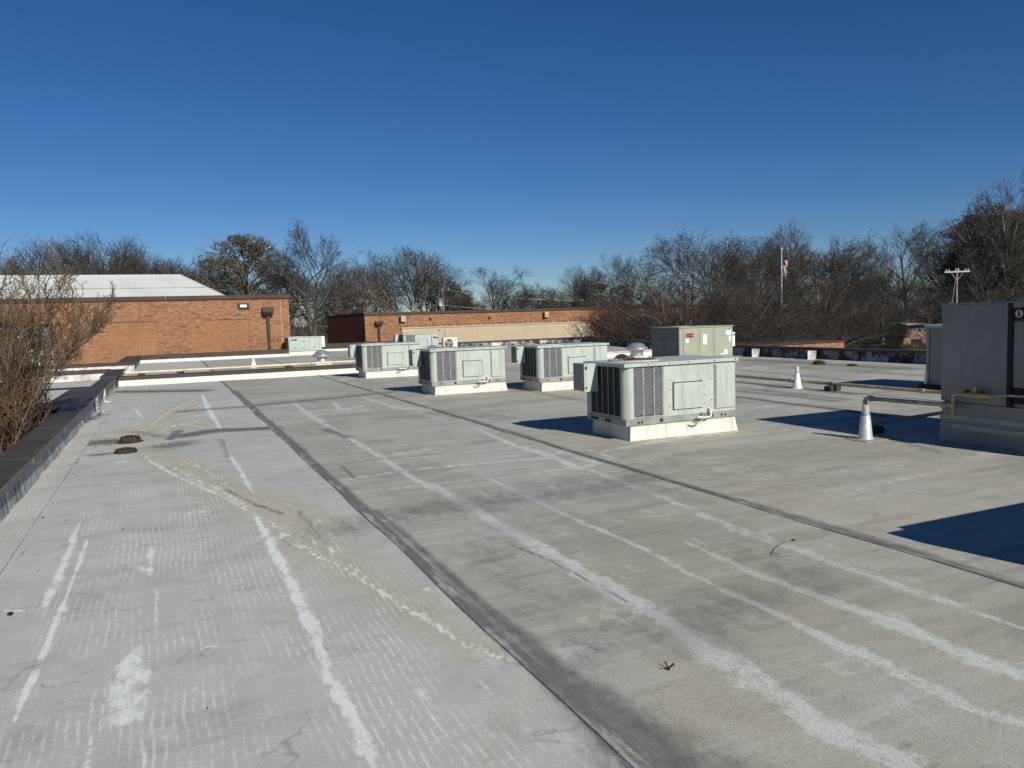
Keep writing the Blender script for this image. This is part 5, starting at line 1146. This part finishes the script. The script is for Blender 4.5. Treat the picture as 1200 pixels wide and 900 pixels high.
# the bare crape myrtle growing against the left wall
rs = np.random.default_rng(31); out = [[], []]; tips = []
PB = dict(BASE); PB.update(n=[9, 5, 4, 3], wob=[.05, .10, .14, .18], up=[.015, .10, .09, .06], tap=[.7, .8, .8, .6], kids=[11, 6, 4], start=[.46, .2, .2], ang=[.40, .5, .6], len=[.34, .5, .5], cone=[.6, .4, .4], rr=[.5, .55, .6], split=1, rmin=.0052)
for i in range(42):
    a_ = rs.uniform(0, 6.283); sp = rs.uniform(.02, .34); dx = math.cos(a_)*sp*(.7 if rs.uniform() < .66 else 1.25)+.02; dy = math.sin(a_)*sp*.8
    d = np.array([dx, dy, 1.]); d /= np.linalg.norm(d)
    one = [[], []]
    grow(one, (rs.normal(.0, .5), rs.normal(0, 1.1), 0), d, rs.uniform(3.2, 6.2)*(1-.35*abs(sp-.1)), rs.uniform(.018, .036), 0, PB, rs)
    if any(q[3] > 1.15 and q[5] < 3.75 for q in one[0]): continue
    one[1] = [q for q in one[1] if not (q[3] > 1.2 and q[5] < 4.7)]
    out[0] += one[0]; out[1] += one[1]
for j in range(13):                                  # stems that arch out over the wall
    y0 = rs.normal(0, .9); e = np.array([rs.uniform(1.2, 2.3), y0+rs.normal(.2, .5), 0]); e[2] = 6.7-.75*e[0]+rs.normal(.25, .3)
    a = np.array([rs.normal(.05, .15), y0, 0]); c = np.array([.45, y0, 4.1]); one = [[], []]; n = 12
    pth = [a*(1-t)**2+c*2*t*(1-t)+e*t*t for t in np.linspace(0, 1, n+1)]; r0_ = rs.uniform(.016, .026)
    for i in range(n): out[0].append((*pth[i], *pth[i+1], r0_*(1-.75*i/n), r0_*(1-.75*(i+1)/n)))
    for i in range(6, n+1):
        d = pth[i]-pth[i-1]; d /= np.linalg.norm(d)
        for _ in range(1 + (i % 3 == 0)):
            v = d+rs.normal(0, .38, 3)+np.array([0, 0, .25]); grow(one, pth[i], v/np.linalg.norm(v), rs.uniform(.5, 1.25)*(1.25-.5*i/n), .009, 1, PB, rs)
    out[1] += [q for q in one[1] if not (q[3] > 1.2 and q[5] < 4.5)]
out[0] += [(q[0], q[1], 0.0, 0.0, 0.0, 0.0, .05, .06) for q in out[0] if abs(q[2]) < .01]     # root crown
cm = thing('crape_myrtle', 'leafless many stemmed crape myrtle rising beside the left parapet', 'shrub', (-3.55, 18.6, GZ))
me = seg_mesh('stems', out[0], 'stem', 5); o = bpy.data.objects.new('stems', me); COL.objects.link(o); o.parent = cm
me = seg_mesh('twigs', out[1], 'stem', 3); o = bpy.data.objects.new('twigs', me); COL.objects.link(o); o.parent = cm
S = np.array(out[1]); S = S[(S[:, 7] < .006) & (S[:, 5] > 3.0)]; S = S[rs.permutation(len(S))[:5200]]
c = S[:, 3:6]; nn = len(c); c = np.repeat(c, 3, 0)+rs.normal(0, .025, (nn*3, 3)); a = rs.normal(0, 1, (nn*3, 3)); a /= np.linalg.norm(a, axis=1, keepdims=True); b = np.cross(a, rs.normal(0, 1, (nn*3, 3))); b /= np.linalg.norm(b, axis=1, keepdims=True); s = .017
V = np.stack([c-a*s, c+b*s*.7, c+a*s, c-b*s*.7], 1).reshape(-1, 3); me = np_mesh('seed_heads', V, np.arange(nn*12).reshape(-1, 4), 'seed', 4); o = bpy.data.objects.new('seed_heads', me); COL.objects.link(o); o.parent = cm; tag(o, kind='stuff')
# hedge strip of yellowed grass clumps at the foot of the thicket
segs = []
for i in range(5000):
    px = rs.uniform(990, 1120); D = rs.uniform(96, 103); x, y = spot(px, D); L_ = rs.uniform(.2, .6); d = np.array([rs.uniform(-.4, .4), rs.uniform(-.4, .4), 1.0])*L_
    segs.append((x, y, GZ, x+d[0], y+d[1], GZ+d[2], .03, .008))
me = seg_mesh('tall_grass', segs, 'leaf', 3); o = bpy.data.objects.new('tall_grass', me); COL.objects.link(o); tag(o, 'yellow green rough grass before the pink brick house', None, None, 'stuff')
